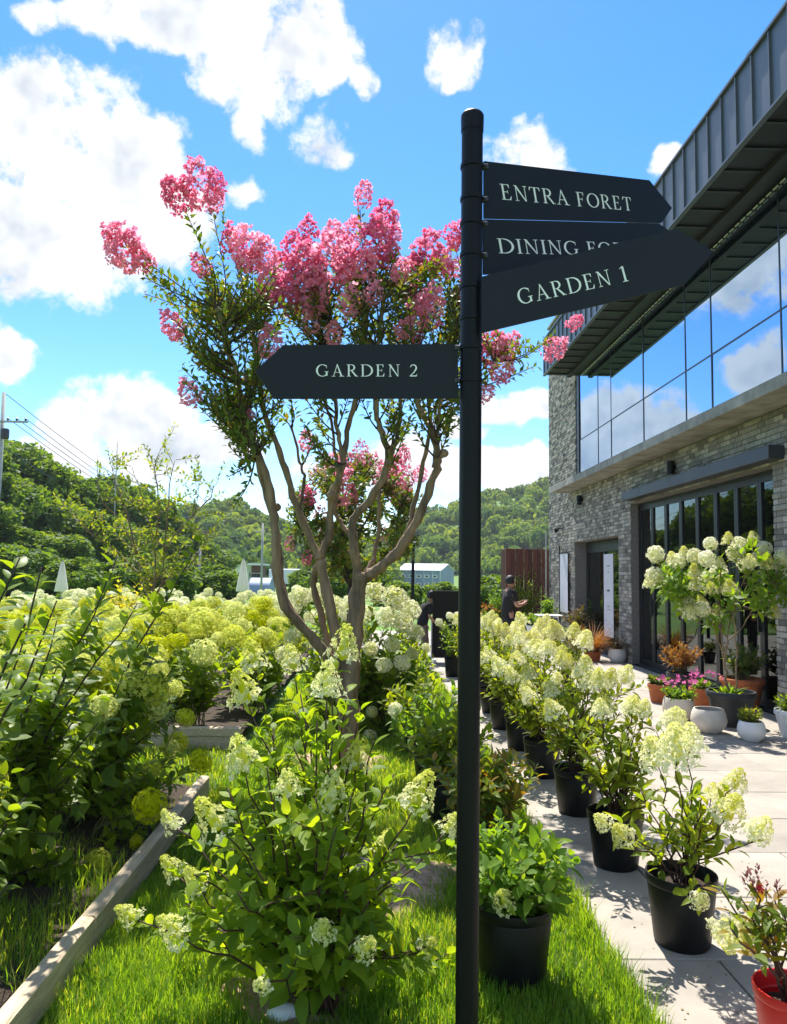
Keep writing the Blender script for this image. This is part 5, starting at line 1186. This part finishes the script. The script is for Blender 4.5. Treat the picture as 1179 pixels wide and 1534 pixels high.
# red pot with crimson-flowered plant
c = np.array([1.455, 2.74, 0.]); random.seed(640); t = thing('potted_plant', 'bright red plastic pot with twiggy crimson-tipped plant', 'potted plant', (c[0], c[1], 0))
pot(t, c, .128, .098, .25, 'pot_red', soil_z=.17)
tp = [(at(1110, 1345, 2.75), 0), (at(1080, 1330, 2.8), 0), (at(1130, 1330, 2.7), 0), (at(1160, 1340, 2.8), 0), (at(1175, 1370, 2.6), 0), (at(1145, 1365, 2.65), 0), (at(1190, 1345, 2.75), 0), (at(1095, 1390, 2.6), 0), (at(1200, 1400, 2.6), 0), (at(1125, 1370, 2.9), 0)]
plant(t, (c[0], c[1], .17), tp, 'mid', 'reddish', .075, .04, .55, 52, .006, .0025, 'stem_red', None, 0, 90, 1, .03, .6)
g = G(); P = np.array([at(1137, 1327, 2.7), at(1140, 1332, 2.69), at(1134, 1332, 2.71)]); scatter(g, FLO, P, outward(rng.normal(size=P.shape)+np.array([0, -1, .5])), .016); g.build('blossom', L_['redf'], parent=t)
lvx = Leaves(); g = G()
for x, y in ((1118, 1305), (1137, 1300), (1128, 1315), (1165, 1325), (1150, 1325)):
    P = np.linspace(at(x, y+28, 2.72), at(x+random.uniform(-4, 4), y, 2.72), 4); lvx.pairs(P, 0, 1, .008, .022, 40, 2)
p, R, s = lvx.arr(); scatter(g, small_leaf, p, R, s); g.build('seed_spike', mat('dry_flower', (.22, .07, .06), .8, 0, .3, 20), parent=t, kind='stuff')
random.seed(650); heads(bpy.data.objects['potted_hydrangea'], 'cream', [(at(1083, 1375, 2.85), (.1, -.3, -.9), .11), (at(1108, 1370, 2.9), (0, -.4, -.8), .11)])

# ================================================================== TABLE, CHAIR, BOARD, PEOPLE
c = gnd(822, 966); t = thing('bistro_table', 'small white folding bistro table beside the entrance plants', 'table', (c[0], c[1], 0)); X, Y = c[0], c[1]
G().add(*cbox((X, Y, .70), (.58, .5, .022), .006)).build('table_top', M['white'], parent=t)
for s in (-1, 1):
    for q in (-1, 1): G().add(*tube([(X+q*.24, Y+s*.2, 0), (X-q*.2, Y+s*.2, .69)], .013, 8)).build('leg', M['white'], parent=t)
G().add(*tube([(X, Y-.2, .345), (X, Y+.2, .345)], .009, 6)).build('cross_rod', M['white'], parent=t)
c = gnd(845, 985); t = thing('folding_chair', 'white-framed folding chair with grey seat, turned from the table', 'chair', (c[0], c[1], 0)); X, Y = c[0], c[1]
G().add(*cbox((X, Y, .45), (.40, .36, .025), .006, .4)).build('seat', M['pot_grey'], parent=t)
for s in (-1, 1):
    a = .4; w = np.array([-math.sin(a), math.cos(a)])*s*.2; f = np.array([math.cos(a), math.sin(a)])
    G().add(*tube([(X+w[0]-f[0]*.26, Y+w[1]-f[1]*.26, 0), (X+w[0]+f[0]*.2, Y+w[1]+f[1]*.2, .46)], .011, 7)).build('leg', M['white'], parent=t)
    G().add(*tube([(X+w[0]+f[0]*.26, Y+w[1]+f[1]*.26, 0), (X+w[0]-f[0]*.2, Y+w[1]-f[1]*.2, .46), (X+w[0]-f[0]*.3, Y+w[1]-f[1]*.3, .84)], .011, 7)).build('leg', M['white'], parent=t)
bk = np.array([X-.28*math.cos(.4), Y-.28*math.sin(.4), .74]); G().add(*cbox(bk, (.02, .4, .13), .005, .4)).build('backrest', M['pot_grey'], parent=t)
c = gnd(667, 992); t = thing('display_board', 'blank black upright board on short white feet on the path', 'board', (c[0], c[1], 0)); X, Y = c[0], c[1]
w = .66; G().add(*cbox((X+.08, Y, .705), (w, .045, 1.25), .006)).build('panel', M['black_metal'], parent=t)
for s in (-1, 1):
    G().add(*cbox((X+.08+s*(w/2+.012), Y, .40), (.02, .05, .80), .004)).build('post', M['roof_white'], parent=t)
    G().add(*cbox((X+.08+s*(w/2-.05), Y, .02), (.05, .4, .04), .006)).build('foot', M['roof_white'], parent=t)

def skin_mesh(name, joints, edges, root=0, sub=1):
    """joints: list of (x,y,z,r); one continuous skinned surface, baked"""
    me = bpy.data.meshes.new(name); me.from_pydata([j[:3] for j in joints], edges, []); ob = bpy.data.objects.new(name, me); scene.collection.objects.link(ob)
    sk = ob.modifiers.new('s', 'SKIN'); sk.use_smooth_shade = True; ss = ob.modifiers.new('u', 'SUBSURF'); ss.levels = ss.render_levels = sub
    if not me.skin_vertices:
        bpy.context.view_layer.objects.active = ob
    for i, j in enumerate(joints):
        d = me.skin_vertices[0].data[i]; r = j[3]; d.radius = r if isinstance(r, tuple) else (r, r); d.use_root = (i == root)
    bpy.context.view_layer.update(); dg = bpy.context.evaluated_depsgraph_get(); out = bpy.data.meshes.new_from_object(ob.evaluated_get(dg))
    n = len(out.vertices); v = np.zeros(n*3, np.float32); out.vertices.foreach_get('co', v); F = {}
    for p in out.polygons: F.setdefault(len(p.vertices), []).append(tuple(p.vertices))
    bpy.data.objects.remove(ob); return v.reshape(-1, 3).astype(float), list(F.values())
def person(label, base, face, k, J, hair_kind, shirt, pants, sleeve):
    t = thing('person', label, 'person', (base[0], base[1], 0)); ca, sa = math.cos(face), math.sin(face)
    def W(v): v = np.asarray(v)*k; return np.stack([v[:, 0]*ca-v[:, 1]*sa+base[0], v[:, 0]*sa+v[:, 1]*ca+base[1], v[:, 2]], 1)
    names = list(J); idx = {n: i for i, n in enumerate(names)}
    chain = [('pelvis', 'spine'), ('spine', 'chest'), ('chest', 'neck'), ('neck', 'jaw')]
    for s in 'LR': chain += [('chest', 'sh'+s), ('sh'+s, 'el'+s), ('el'+s, 'wr'+s), ('wr'+s, 'palm'+s), ('pelvis', 'hip'+s), ('hip'+s, 'kn'+s), ('kn'+s, 'an'+s), ('an'+s, 'toe'+s)]
    cov = ('pelvis', 'spine', 'chest', 'shL', 'shR', 'hipL', 'hipR', 'knL', 'knR')
    jl = [(*J[n][:3], tuple(q*.7 for q in J[n][3]) if isinstance(J[n][3], tuple) else J[n][3]*(.7 if n in cov else 1)) for n in names]; ed = [(idx[a], idx[b]) for a, b in chain]
    for s in 'LR':                                           # five fingers per hand, thumb from the side of the palm
        p = np.array(J['palm'+s][:3]); d = unit(p-np.array(J['wr'+s][:3])); sd = np.array([0, -1. if s == 'L' else 1., 0])
        for q, (o, ln) in enumerate(((-.028, .055), (-.010, .07), (.010, .075), (.028, .065))):
            side = np.array([0, 0, 1.]); a = p+d*.02+side*o; b = a+d*ln*.6+sd*.004; e = b+d*ln*.3+sd*.03
            jl += [(*a, .009), (*b, .008), (*e, .006)]; n = len(jl); ed += [(idx['palm'+s], n-3), (n-3, n-2), (n-2, n-1)]
        a = p+np.array([0, 0, .03])-d*.03+sd*.012; e = a+d*.04+sd*.03+np.array([0, 0, .015]); jl += [(*a, .011), (*e, .008)]; n = len(jl); ed += [(idx['wr'+s], n-2), (n-2, n-1)]
    v, F = skin_mesh('body', jl, ed); g = G(); g.add(W(v), F)
    h = np.array(J['head'][:3]) if 'head' in J else None
    hv, hf = ico(1., 20, 14); hv = hv*np.array([.098, .077, .118]); low = hv[:, 2] < 0; hv[low, 0] = hv[low, 0]*(.86+.0*hv[low, 0])+.008; hv[low, 1] *= .88; g.add(W(hv+h), hf)
    nv, nf = ico(1., 8, 5); g.add(W(nv*np.array([.02, .013, .024])+h+np.array([.1, 0, -.015])), nf)
    for s in (-1, 1): g.add(W(nv*np.array([.018, .009, .03])+h+np.array([-.005, s*.078, -.01])), nf)
    g.build('body', M['skin'], parent=t, smooth=True)
    for s in (-1, 1): G().add(W(nv*np.array([.008, .014, .008])+h+np.array([.088, s*.034, .01])), nf).build('eye', M['hair'], parent=t, smooth=True)
    G().add(W(nv*np.array([.006, .026, .006])+h+np.array([.086, 0, -.058])), nf).build('mouth', mat('lips', (.35, .1, .09), .6), parent=t, smooth=True)
    hv, hf = ico(1., 22, 16); hv = hv*np.array([.112, .092, .126])*(1+.04*noise1(hv, 6))[:, None]; fr = (hv[:, 0] > .045) & (hv[:, 2] < .055); hv[fr, 0] = .045
    lo_ = hv[:, 2] < -.06; hv[lo_, 2] = -.06-.0*hv[lo_, 2]
    if hair_kind == 'long': hv[lo_, 2] = -.11
    G().add(W(hv+h+np.array([-.012, 0, .018])), hf).build('hair', M['hair'], parent=t, smooth=True)
    def wear(name, nodes, extra, m, cut=None, ext=None):
        js, es = [], []; ii = {}
        for n in nodes: ii[n] = len(js); j = J[n]; r = j[3]; r = tuple(q+extra for q in r) if isinstance(r, tuple) else r+extra; js.append((*j[:3], r))
        for a, b in chain:
            if a in ii and b in ii: es.append((ii[a], ii[b]))
        if cut:
            for a, b, f in cut: p = np.array(J[a][:3])*(1-f)+np.array(J[b][:3])*f; r = J[b][3]; js.append((*p, (r if not isinstance(r, tuple) else r[0])+extra+.012)); es.append((ii[a], len(js)-1))
        if ext:
            j = J['pelvis']; js.append((j[0], j[1], j[2]+ext, tuple(q+extra for q in j[3]))); es.append((ii['pelvis'], len(js)-1))
        v, F = skin_mesh(name, js, es); G().add(W(v), F).build(name, M[m], parent=t, smooth=True)
    wear('shirt', ['chest', 'spine', 'pelvis', 'shL', 'shR'], .022, shirt, [('shL', 'elL', sleeve), ('shR', 'elR', sleeve)], -.13)
    wear('trousers', ['pelvis', 'hipL', 'hipR', 'knL', 'knR'], .02, pants, [('knL', 'anL', .8), ('knR', 'anR', .8)], .08)
    for s in 'LR':
        a, b = np.array(J['an'+s][:3]), np.array(J['toe'+s][:3]); hv, hf = ico(1., 12, 8); d = unit((b-a)*np.array([1, 1, 0])); hv = hv*np.array([.135, .048, .045]); hv[:, 2] = np.maximum(hv[:, 2], -.03)
        ang = math.atan2(d[1], d[0]); hv = np.stack([hv[:, 0]*math.cos(ang)-hv[:, 1]*math.sin(ang), hv[:, 0]*math.sin(ang)+hv[:, 1]*math.cos(ang), hv[:, 2]], 1); mid = (a*.45+b*.55); mid[2] = max(.03, mid[2]-.01)
        G().add(W(hv+mid), hf).build('shoe', M['cloth_black'], parent=t, smooth=True)
    return t
J1 = dict(pelvis=(0, 0, .93, (.15, .12)), spine=(0, 0, 1.1, (.145, .115)), chest=(0, 0, 1.28, (.165, .12)), neck=(.0, 0, 1.44, .055), jaw=(.03, 0, 1.50, .05),
          shL=(0, .19, 1.37, .062), elL=(.05, .25, 1.1, .045), wrL=(.28, .13, 1.13, .03), palmL=(.35, .09, 1.16, (.022, .04)), shR=(0, -.19, 1.37, .062), elR=(.05, -.25, 1.1, .045), wrR=(.28, -.13, 1.13, .03), palmR=(.35, -.09, 1.16, (.022, .04)),
          hipL=(0, .1, .88, .10), knL=(.02, .11, .48, .065), anL=(0, .11, .08, .045), toeL=(.16, .13, .04, .035), hipR=(0, -.1, .88, .10), knR=(.02, -.11, .48, .065), anR=(0, -.11, .08, .045), toeR=(.16, -.13, .04, .035), head=(.045, 0, 1.585, .1))
bp = at(762, 900, 15.2); person('person in black shirt and trousers standing with hands raised by the red-brown fence', (bp[0], bp[1]), math.radians(18), .95, {**J1, 'head': J1['head']}, 'short', 'cloth_black', 'cloth_black', .75)
J2 = dict(pelvis=(-.03, 0, .90, (.14, .115)), spine=(.02, 0, 1.06, (.13, .105)), chest=(.09, 0, 1.24, (.15, .11)), neck=(.15, 0, 1.38, .048), jaw=(.2, 0, 1.44, .046),
          shL=(.09, .17, 1.32, .055), elL=(.0, .22, 1.08, .042), wrL=(.14, .18, .9, .028), palmL=(.19, .17, .83, (.02, .036)), shR=(.09, -.17, 1.32, .055), elR=(.04, -.22, 1.07, .042), wrR=(.22, -.16, .93, .028), palmR=(.28, -.14, .88, (.02, .036)),
          hipL=(-.03, .09, .86, .10), knL=(.14, .1, .5, .065), anL=(.1, .1, .1, .043), toeL=(.25, .11, .05, .035), hipR=(-.03, -.09, .86, .10), knR=(.0, -.1, .47, .065), anR=(-.2, -.1, .13, .043), toeR=(-.07, -.11, .05, .035), head=(.22, 0, 1.52, .1))
bp = at(634, 930, 14.6); person('person in black top and brown trousers walking past the blank board', (bp[0], bp[1]), math.radians(25), .80, J2, 'short', 'cloth_black', 'cloth_brown', .95)

# ================================================================== FAR THINGS
def lamp_post():
    p = at(619, 812, 21.); X, Y, zt = p[0], p[1], p[2]; t = thing('lamp_post', 'slim black garden lamp post with glass lantern left of the pole', 'lamp post', (X, Y, 0))
    G().add(*tube([(X, Y, 0), (X, Y, zt-.1)], .045, 10)).build('post', M['black_metal'], parent=t, smooth=True)
    l = G().add(*cbox((X, Y, zt+.02), (.15, .15, .17), .01)).build('lantern', M['pot_white'], parent=t)
    G().add(*cbox((X, Y, zt+.125), (.2, .2, .03), .005)).add(*cbox((X, Y, zt-.085), (.16, .16, .03), .005)).build('lantern_frame', M['black_metal'], parent=l, origin=tuple(t.location))
lamp_post()
def parasol(label, x, ytop, ybot, Y):
    a, b = at(x, ytop, Y), at(x, ybot, Y); t = thing('parasol', label, 'parasol', (a[0], Y, 0), 'closed white parasols'); h = a[2]-b[2]; n = 16; V = []
    prof = [(0.01, 0), (.05, .07), (.10, .3), (.15, .6), (.2, .9), (.215, 1.)]
    for r, q in prof:
        for k in range(n*2): th = PI*k/n; V.append((a[0]+r*(1 if k % 2 else .72)*1.05*math.cos(th), Y+r*(1 if k % 2 else .72)*math.sin(th), a[2]-q*h))
    m = n*2; i = np.arange(len(prof)-1)[:, None]*m; j = np.arange(m)[None]; j2 = (j+1) % m
    G().add(np.array(V), [np.stack([i+j, i+m+j, i+m+j2, i+j2], -1).reshape(-1, 4)]).build('canopy', M['cloth_white'], parent=t)
    G().add(*tube([(a[0], Y, 0), (a[0], Y, a[2]+.03)], .025, 8)).build('pole', M['pole_grey'], parent=t)
    G().add(*lathe([(0, 0), (.3, 0), (.3, .05), (.05, .08), (0, .08)], 20, (a[0], Y, 0))).build('base', M['grey_stone'], parent=t)
parasol('closed white parasol left of the big tree trunks', 365, 837, 886, 26.); parasol('closed white parasol behind the dark shrubs at the left', 94, 840, 886, 26.)
def slim_pole(label, x, y0, Y, arm, r=.055):
    a = at(x, y0, Y); t = thing('slim_pole', label, 'pole', (a[0], Y, 0)); G().add(*tube([(a[0], Y, float(land(a[0], Y))), (a[0], Y, a[2])], [r, r*.7], 8)).build('shaft', M['pole_grey'], parent=t, smooth=True)
    G().add(*tube([(a[0]-arm, Y, a[2]-.35), (a[0]+arm*.3, Y, a[2]-.3)], .03, 6)).build('arm', M['pole_grey'], parent=t)
slim_pole('slim white pole with a side arm left of the trunks', 394, 784, 32, .3); slim_pole('slim pale pole behind the young tree', 300, 818, 42, .2, .09); slim_pole('thin mast rising behind the young tree crown', 176, 662, 62, .05, .06)
up = at(6, 588, 48.); t = thing('utility_pole', 'concrete utility pole with crossarm at the left picture edge', 'utility pole', (up[0], 48, 0)); X, zt = up[0], up[2]
G().add(*tube([(X, 48, -.1), (X, 48, zt)], [.2, .11], 12)).build('shaft', M['pole_grey'], parent=t, smooth=True)
xa = at(0, 632, 48.)[2]; G().add(*cbox((X+.5, 47.85, xa), (2.3, .1, .12), .01)).build('crossarm', M['pole_grey'], parent=t)
for dx in (-.5, .4, .95, 1.5): G().add(*lathe([(0, 0), (.06, 0), (.05, .05), (.085, .08), (.05, .12), (.08, .15), (0, .2)], 10, (X+dx, 47.85, xa+.06))).build('insulator', M['steel'], parent=t)
G().add(*lathe([(0, 0), (.22, 0), (.25, .1), (.25, .55), (.2, .62), (0, .62)], 14, (X+.34, 47.7, xa-1.1))).build('transformer', M['pot_grey'], parent=t, smooth=True, sharp=40)
for k, (s, e) in enumerate([((X, 48, zt), (318, 788)), ((X+.4, 47.85, xa+.2), (312, 800)), ((X+.95, 47.85, xa+.2), (316, 797)), ((X+1.5, 47.85, xa+.2), (320, 795)), ((X, 48, xa-1.5), (300, 815)), ((X, 48, xa-6.2), (330, 828))]):
    a = np.array(s); b = at(e[0], e[1], 120.); P = np.array([a*(1-q)+b*q-np.array([0, 0, 5.*q*(1-q)]) for q in np.linspace(0, 1, 14)])
    tag(G().add(*tube(P, .022, 5)).build('power_line', M['steel'], origin=tuple(a)), ['topmost power line sagging from the tip of the utility pole', 'power line from the inner crossarm insulator', 'power line from the middle crossarm insulator', 'power line from the outer crossarm insulator', 'power line leaving the pole below the crossarm', 'lowest power line crossing the trees on the left slope'][k], 'power line', 'power lines from the utility pole')
def blue_building():
    p = at(640, 880, 150.); z = float(land(p[0], 150)); X = p[0]-.2; rz = -.42; zb = p[2]; L, D, Hh = 8.6, 8.0, 3.3; zb = min(zb, z+.6)
    t = thing('warehouse', 'blue-grey two-storey metal building with white roof before the wooded hill', 'building', (X, 150, z)); ca, sa = math.cos(rz), math.sin(rz)
    def W(v): v = np.asarray(v, float); return np.stack([v[:, 0]*ca-v[:, 1]*sa+X, v[:, 0]*sa+v[:, 1]*ca+150, v[:, 2]+z], 1)
    def bx(name, m, c, s, parent=t): v, f = box(c, s); return G().add(W(v), f).build(name, M[m], parent=parent, origin=tuple(t.location))
    def gable(name, m, x0, x1, y0, y1, ze, zr, th):
        ym = (y0+y1)/2; V = [(x0, y0, ze), (x1, y0, ze), (x1, ym, zr), (x0, ym, zr), (x0, y1, ze), (x1, y1, ze)]; V += [(a, b, c+th) for a, b, c in V]
        return G().add(W(V), [[(0, 3, 2, 1), (3, 4, 5, 2), (6, 7, 8, 9), (9, 8, 11, 10), (0, 1, 7, 6), (4, 10, 11, 5), (1, 2, 8, 7), (2, 5, 11, 8), (0, 6, 9, 3), (3, 9, 10, 4)]]).build(name, M[m], parent=t, origin=tuple(t.location))
    wl = bx('wall', 'wall_blue', (0, 0, Hh/2), (L, D, Hh)); gable('roof', 'roof_white', -L/2-.2, L/2+.2, -D/2-.25, D/2+.25, Hh, Hh+1.25, .12)
    G().add(W([(L/2-.01, -D/2, Hh), (L/2-.01, D/2, Hh), (L/2-.01, 0, Hh+1.2), (-L/2+.01, -D/2, Hh), (-L/2+.01, D/2, Hh), (-L/2+.01, 0, Hh+1.2)]), [[(0, 1, 2), (3, 5, 4)]]).build('gable', M['wall_blue'], parent=t, origin=tuple(t.location))
    for i in range(5):
        for zz in (.75, 2.25):
            f = bx('window', 'white', (-L/2+1.1+i*1.6, -D/2-.03, zz), (.95, .06, .6)); bx('pane', 'pane_dark', (-L/2+1.1+i*1.6, -D/2-.065, zz), (.55, .02, .32), f)
        bx('downpipe', 'white', (-L/2+.15+i*1.72, -D/2-.03, Hh/2), (.06, .05, Hh-.05))
    bx('drainpipe', 'white', (L/2-.05, -D/2-.05, Hh/2), (.1, .08, Hh))
blue_building()
def simple_house(name, label, x0, x1, ytop, ybot, Y, D, wm, rm, flat=True):
    a, b = at(x0, ybot, Y), at(x1, ytop, Y); z = float(land((a[0]+b[0])/2, Y))-.2; t = thing(name, label, 'building', ((a[0]+b[0])/2, Y+D/2, z)); X0, X1, H = a[0], b[0], b[2]
    w = G().add(*rb(X0, X1, Y, Y+D, z, H)).build('wall', M[wm], parent=t); o = .5 if flat else .15
    G().add(*rb(X0-o, X1+o, Y-o, Y+D+o, H, H+.22)).build('roof', M[rm], parent=t); n = max(2, int((X1-X0)/1.6))
    for i in range(n):
        xx = X0+(i+.5)*(X1-X0)/n; zc = z+(H-z)*.6; f = G().add(*rb(xx-.4, xx+.4, Y-.05, Y, zc-.35, zc+.35)).build('window', M['white'], parent=t); G().add(*rb(xx-.33, xx+.33, Y-.07, Y-.052, zc-.28, zc+.28)).build('pane', M['pane_dark'], parent=f, origin=tuple(t.location))
simple_house('house', 'low pale house with flat grey roof under the middle hill', 352, 386, 846, 876, 105, 6, 'white', 'grey_stone')
simple_house('house_annex', 'brown-fronted annex with pale overhanging roof beside the pale house', 376, 392, 847, 876, 104, 4, 'wood_red', 'roof_white')
simple_house('shed', 'long low white shed seen just past the pole', 722, 752, 869, 881, 140, 5, 'white', 'roof_white', False)
def box_truck():
    Y = 62.; a, b = at(402, 884, Y), at(446, 853, Y); z = float(land(a[0], Y)); X0, X1 = a[0], b[0]; t = thing('box_truck', 'white box truck parked behind the trunks', 'truck', ((X0+X1)/2, Y, z))
    G().add(*cbox(((X0+X1)/2, Y+2, (z+.75+b[2])/2), (X1-X0, 4, b[2]-z-.75), .04)).build('cargo_box', M['white'], parent=t)
    c = G().add(*cbox(((X0+X1)/2, Y+4.9, z+1.25), (X1-X0-.2, 1.6, 1.5), .15)).build('cab', M['white'], parent=t); G().add(*rb(X0+.2, X1-.2, Y+5.70, Y+5.72, z+1.35, z+1.85)).build('windscreen', M['pane_dark'], parent=c, origin=tuple(t.location))
    G().add(*rb(X0+.1, X1-.1, Y+.05, Y+5, z+.55, z+.745)).build('chassis', M['black_metal'], parent=t)
    for x in (X0+.2, X1-.2):
        for y in (Y+.9, Y+4.8): G().add(*tube([(x-.12, y, z+.36), (x+.12, y, z+.36)], .36, 16)).build('wheel', M['cloth_black'], parent=t)
    for x in (X0+.3, X1-.3): G().add(*rb(x-.1, x+.1, Y-.02, Y-.002, z+.85, z+1.0)).build('tail_light', M['pot_red'], parent=t)
    G().add(*rb((X0+X1)/2-.02, (X0+X1)/2+.02, Y-.02, Y-.002, z+.9, b[2]-.1)).build('door_seam', M['pot_grey'], parent=t)
box_truck()
def polytunnel():
    Y = 58.; a, b = at(372, 886, Y), at(404, 866, Y); z = float(land(a[0], Y)); R = (b[2]-z); t0 = np.linspace(0, PI, 13); n = 13; V = []
    for x in (a[0], b[0]):
        for q in t0: V.append((x, Y+1.6-1.6*math.cos(q), z+R*math.sin(q)**.7))
    g = G().add(np.array(V), [[(i, i+1, i+1+n, i+n) for i in range(n-1)], [tuple(range(n)), tuple(range(2*n-1, n-1, -1))]]); tag(g.build('polytunnel', M['wall_blue'], origin=(a[0], Y, z), smooth=True, sharp=50), 'low grey-blue polytunnel beside the white truck', 'polytunnel')
polytunnel()
# planter with spiky yucca, small black spotlight
c = at(396, 940, 15.2); X, Y = c[0], c[1]; zt = at(396, 927, 15.2)[2]; t = thing('stone_planter', 'grey stone planter with a spiky dark plant among the hydrangeas', 'planter', (X, Y, 0))
G().add(*cbox((X, Y, zt/2), (.75, .6, zt), .02)).build('trough', M['grey_stone'], parent=t); tuft(t, (X, Y), zt, 34, .55, .2, 'dark', .05)
sp = thing('garden_spotlight', 'small black spotlight beside the grey stone planter', 'spotlight', (X+.5, Y-.5, 0)); G().add(*tube([(X+.5, Y-.5, 0), (X+.5, Y-.5, zt-.12)], .02, 8)).build('stake', M['black_metal'], parent=sp); G().add(*tube([(X+.42, Y-.55, zt-.1), (X+.58, Y-.45, zt-.03)], [.06, .08], 12)).build('head', M['black_metal'], parent=sp)
random.seed(700); c = at(186, 905, 19.); t = thing('golden_shrub', 'golden yellow shrub beneath the young tree', 'shrub', (c[0], c[1], 0)); bush(t, c, 0, 46, 1.45, .8, .14, 'yellow', step=.1)
c = gnd(424, 1528); v, f = ico(.05, 10, 7); v = v*np.array([1.3, 1, .7])*(1+.18*noise1(v, 40))[:, None]; tag(G().add(v+np.array([c[0], c[1], .02]), f).build('pale_stone', M['white'], origin=(c[0], c[1], 0), smooth=True), 'pale stone lying at the foot of the central hydrangea', 'stone')
for k, (x, y, lb) in enumerate([(1060, 1430, 'dry tan leaf lying by the nearest black pot'), (1030, 1182, 'small brown leaf on the sunlit paving behind the row'), (835, 1262, 'tiny dry leaf on the paving near the lawn edge')]):
    c = gnd(x, y); v, F = leaf_tmpl(.5, 4, .4, -.3, .45); a = random.uniform(0, 6); R = np.array([[math.cos(a), -math.sin(a), 0], [math.sin(a), math.cos(a), 0], [0, 0, 1]])
    tag(G().add((v*.045)@R.T+np.array([c[0], c[1], .006]), F).build('fallen_leaf', L_['orange'], origin=(c[0], c[1], 0), smooth=True), lb, 'leaf', 'fallen leaves on the paving')

# fallen petals on paving and grass: uncountable specks
g = G(); n = 420; x = 1.05+np.abs(rng.normal(0, .55, n)); y = rng.uniform(2.6, 9, n); P = np.stack([x, y, np.full(n, .004)], -1)
scatter(g, (np.array([(-.5, -.3, 0), (.4, -.35, .12), (.5, .3, 0), (-.35, .4, .15)]), [[(0, 1, 2, 3)]]), P, frames(unit(np.stack([rng.normal(size=n), rng.normal(size=n), 0*x], -1)), (0, 0, 1.)), rng.uniform(.006, .016, n), rng.random(n))
tag(g.build('fallen_petals', mat('dry_petal', (.5, .42, .22), .8, 0, 0, 30, c2=(.16, .10, .05), objvar=.3), kind='stuff'), 'scattered dry petals and crumbs on the paving around the pots', 'petals')

# ================================================================== HAZE
def haze():
    m, nt, N, L, o = nmat('air'); v = N('ShaderNodeVolumePrincipled'); v.inputs['Color'].default_value = (.86, .93, 1., 1); v.inputs['Density'].default_value = .00032
    L(v.outputs[0], o.inputs['Volume'])
    h = G().add(*box((0, 350, 23), (850, 840, 52))).build('haze', m, kind='stuff'); tag(h, 'thin pale summer haze over the garden and hills', 'haze')
haze()
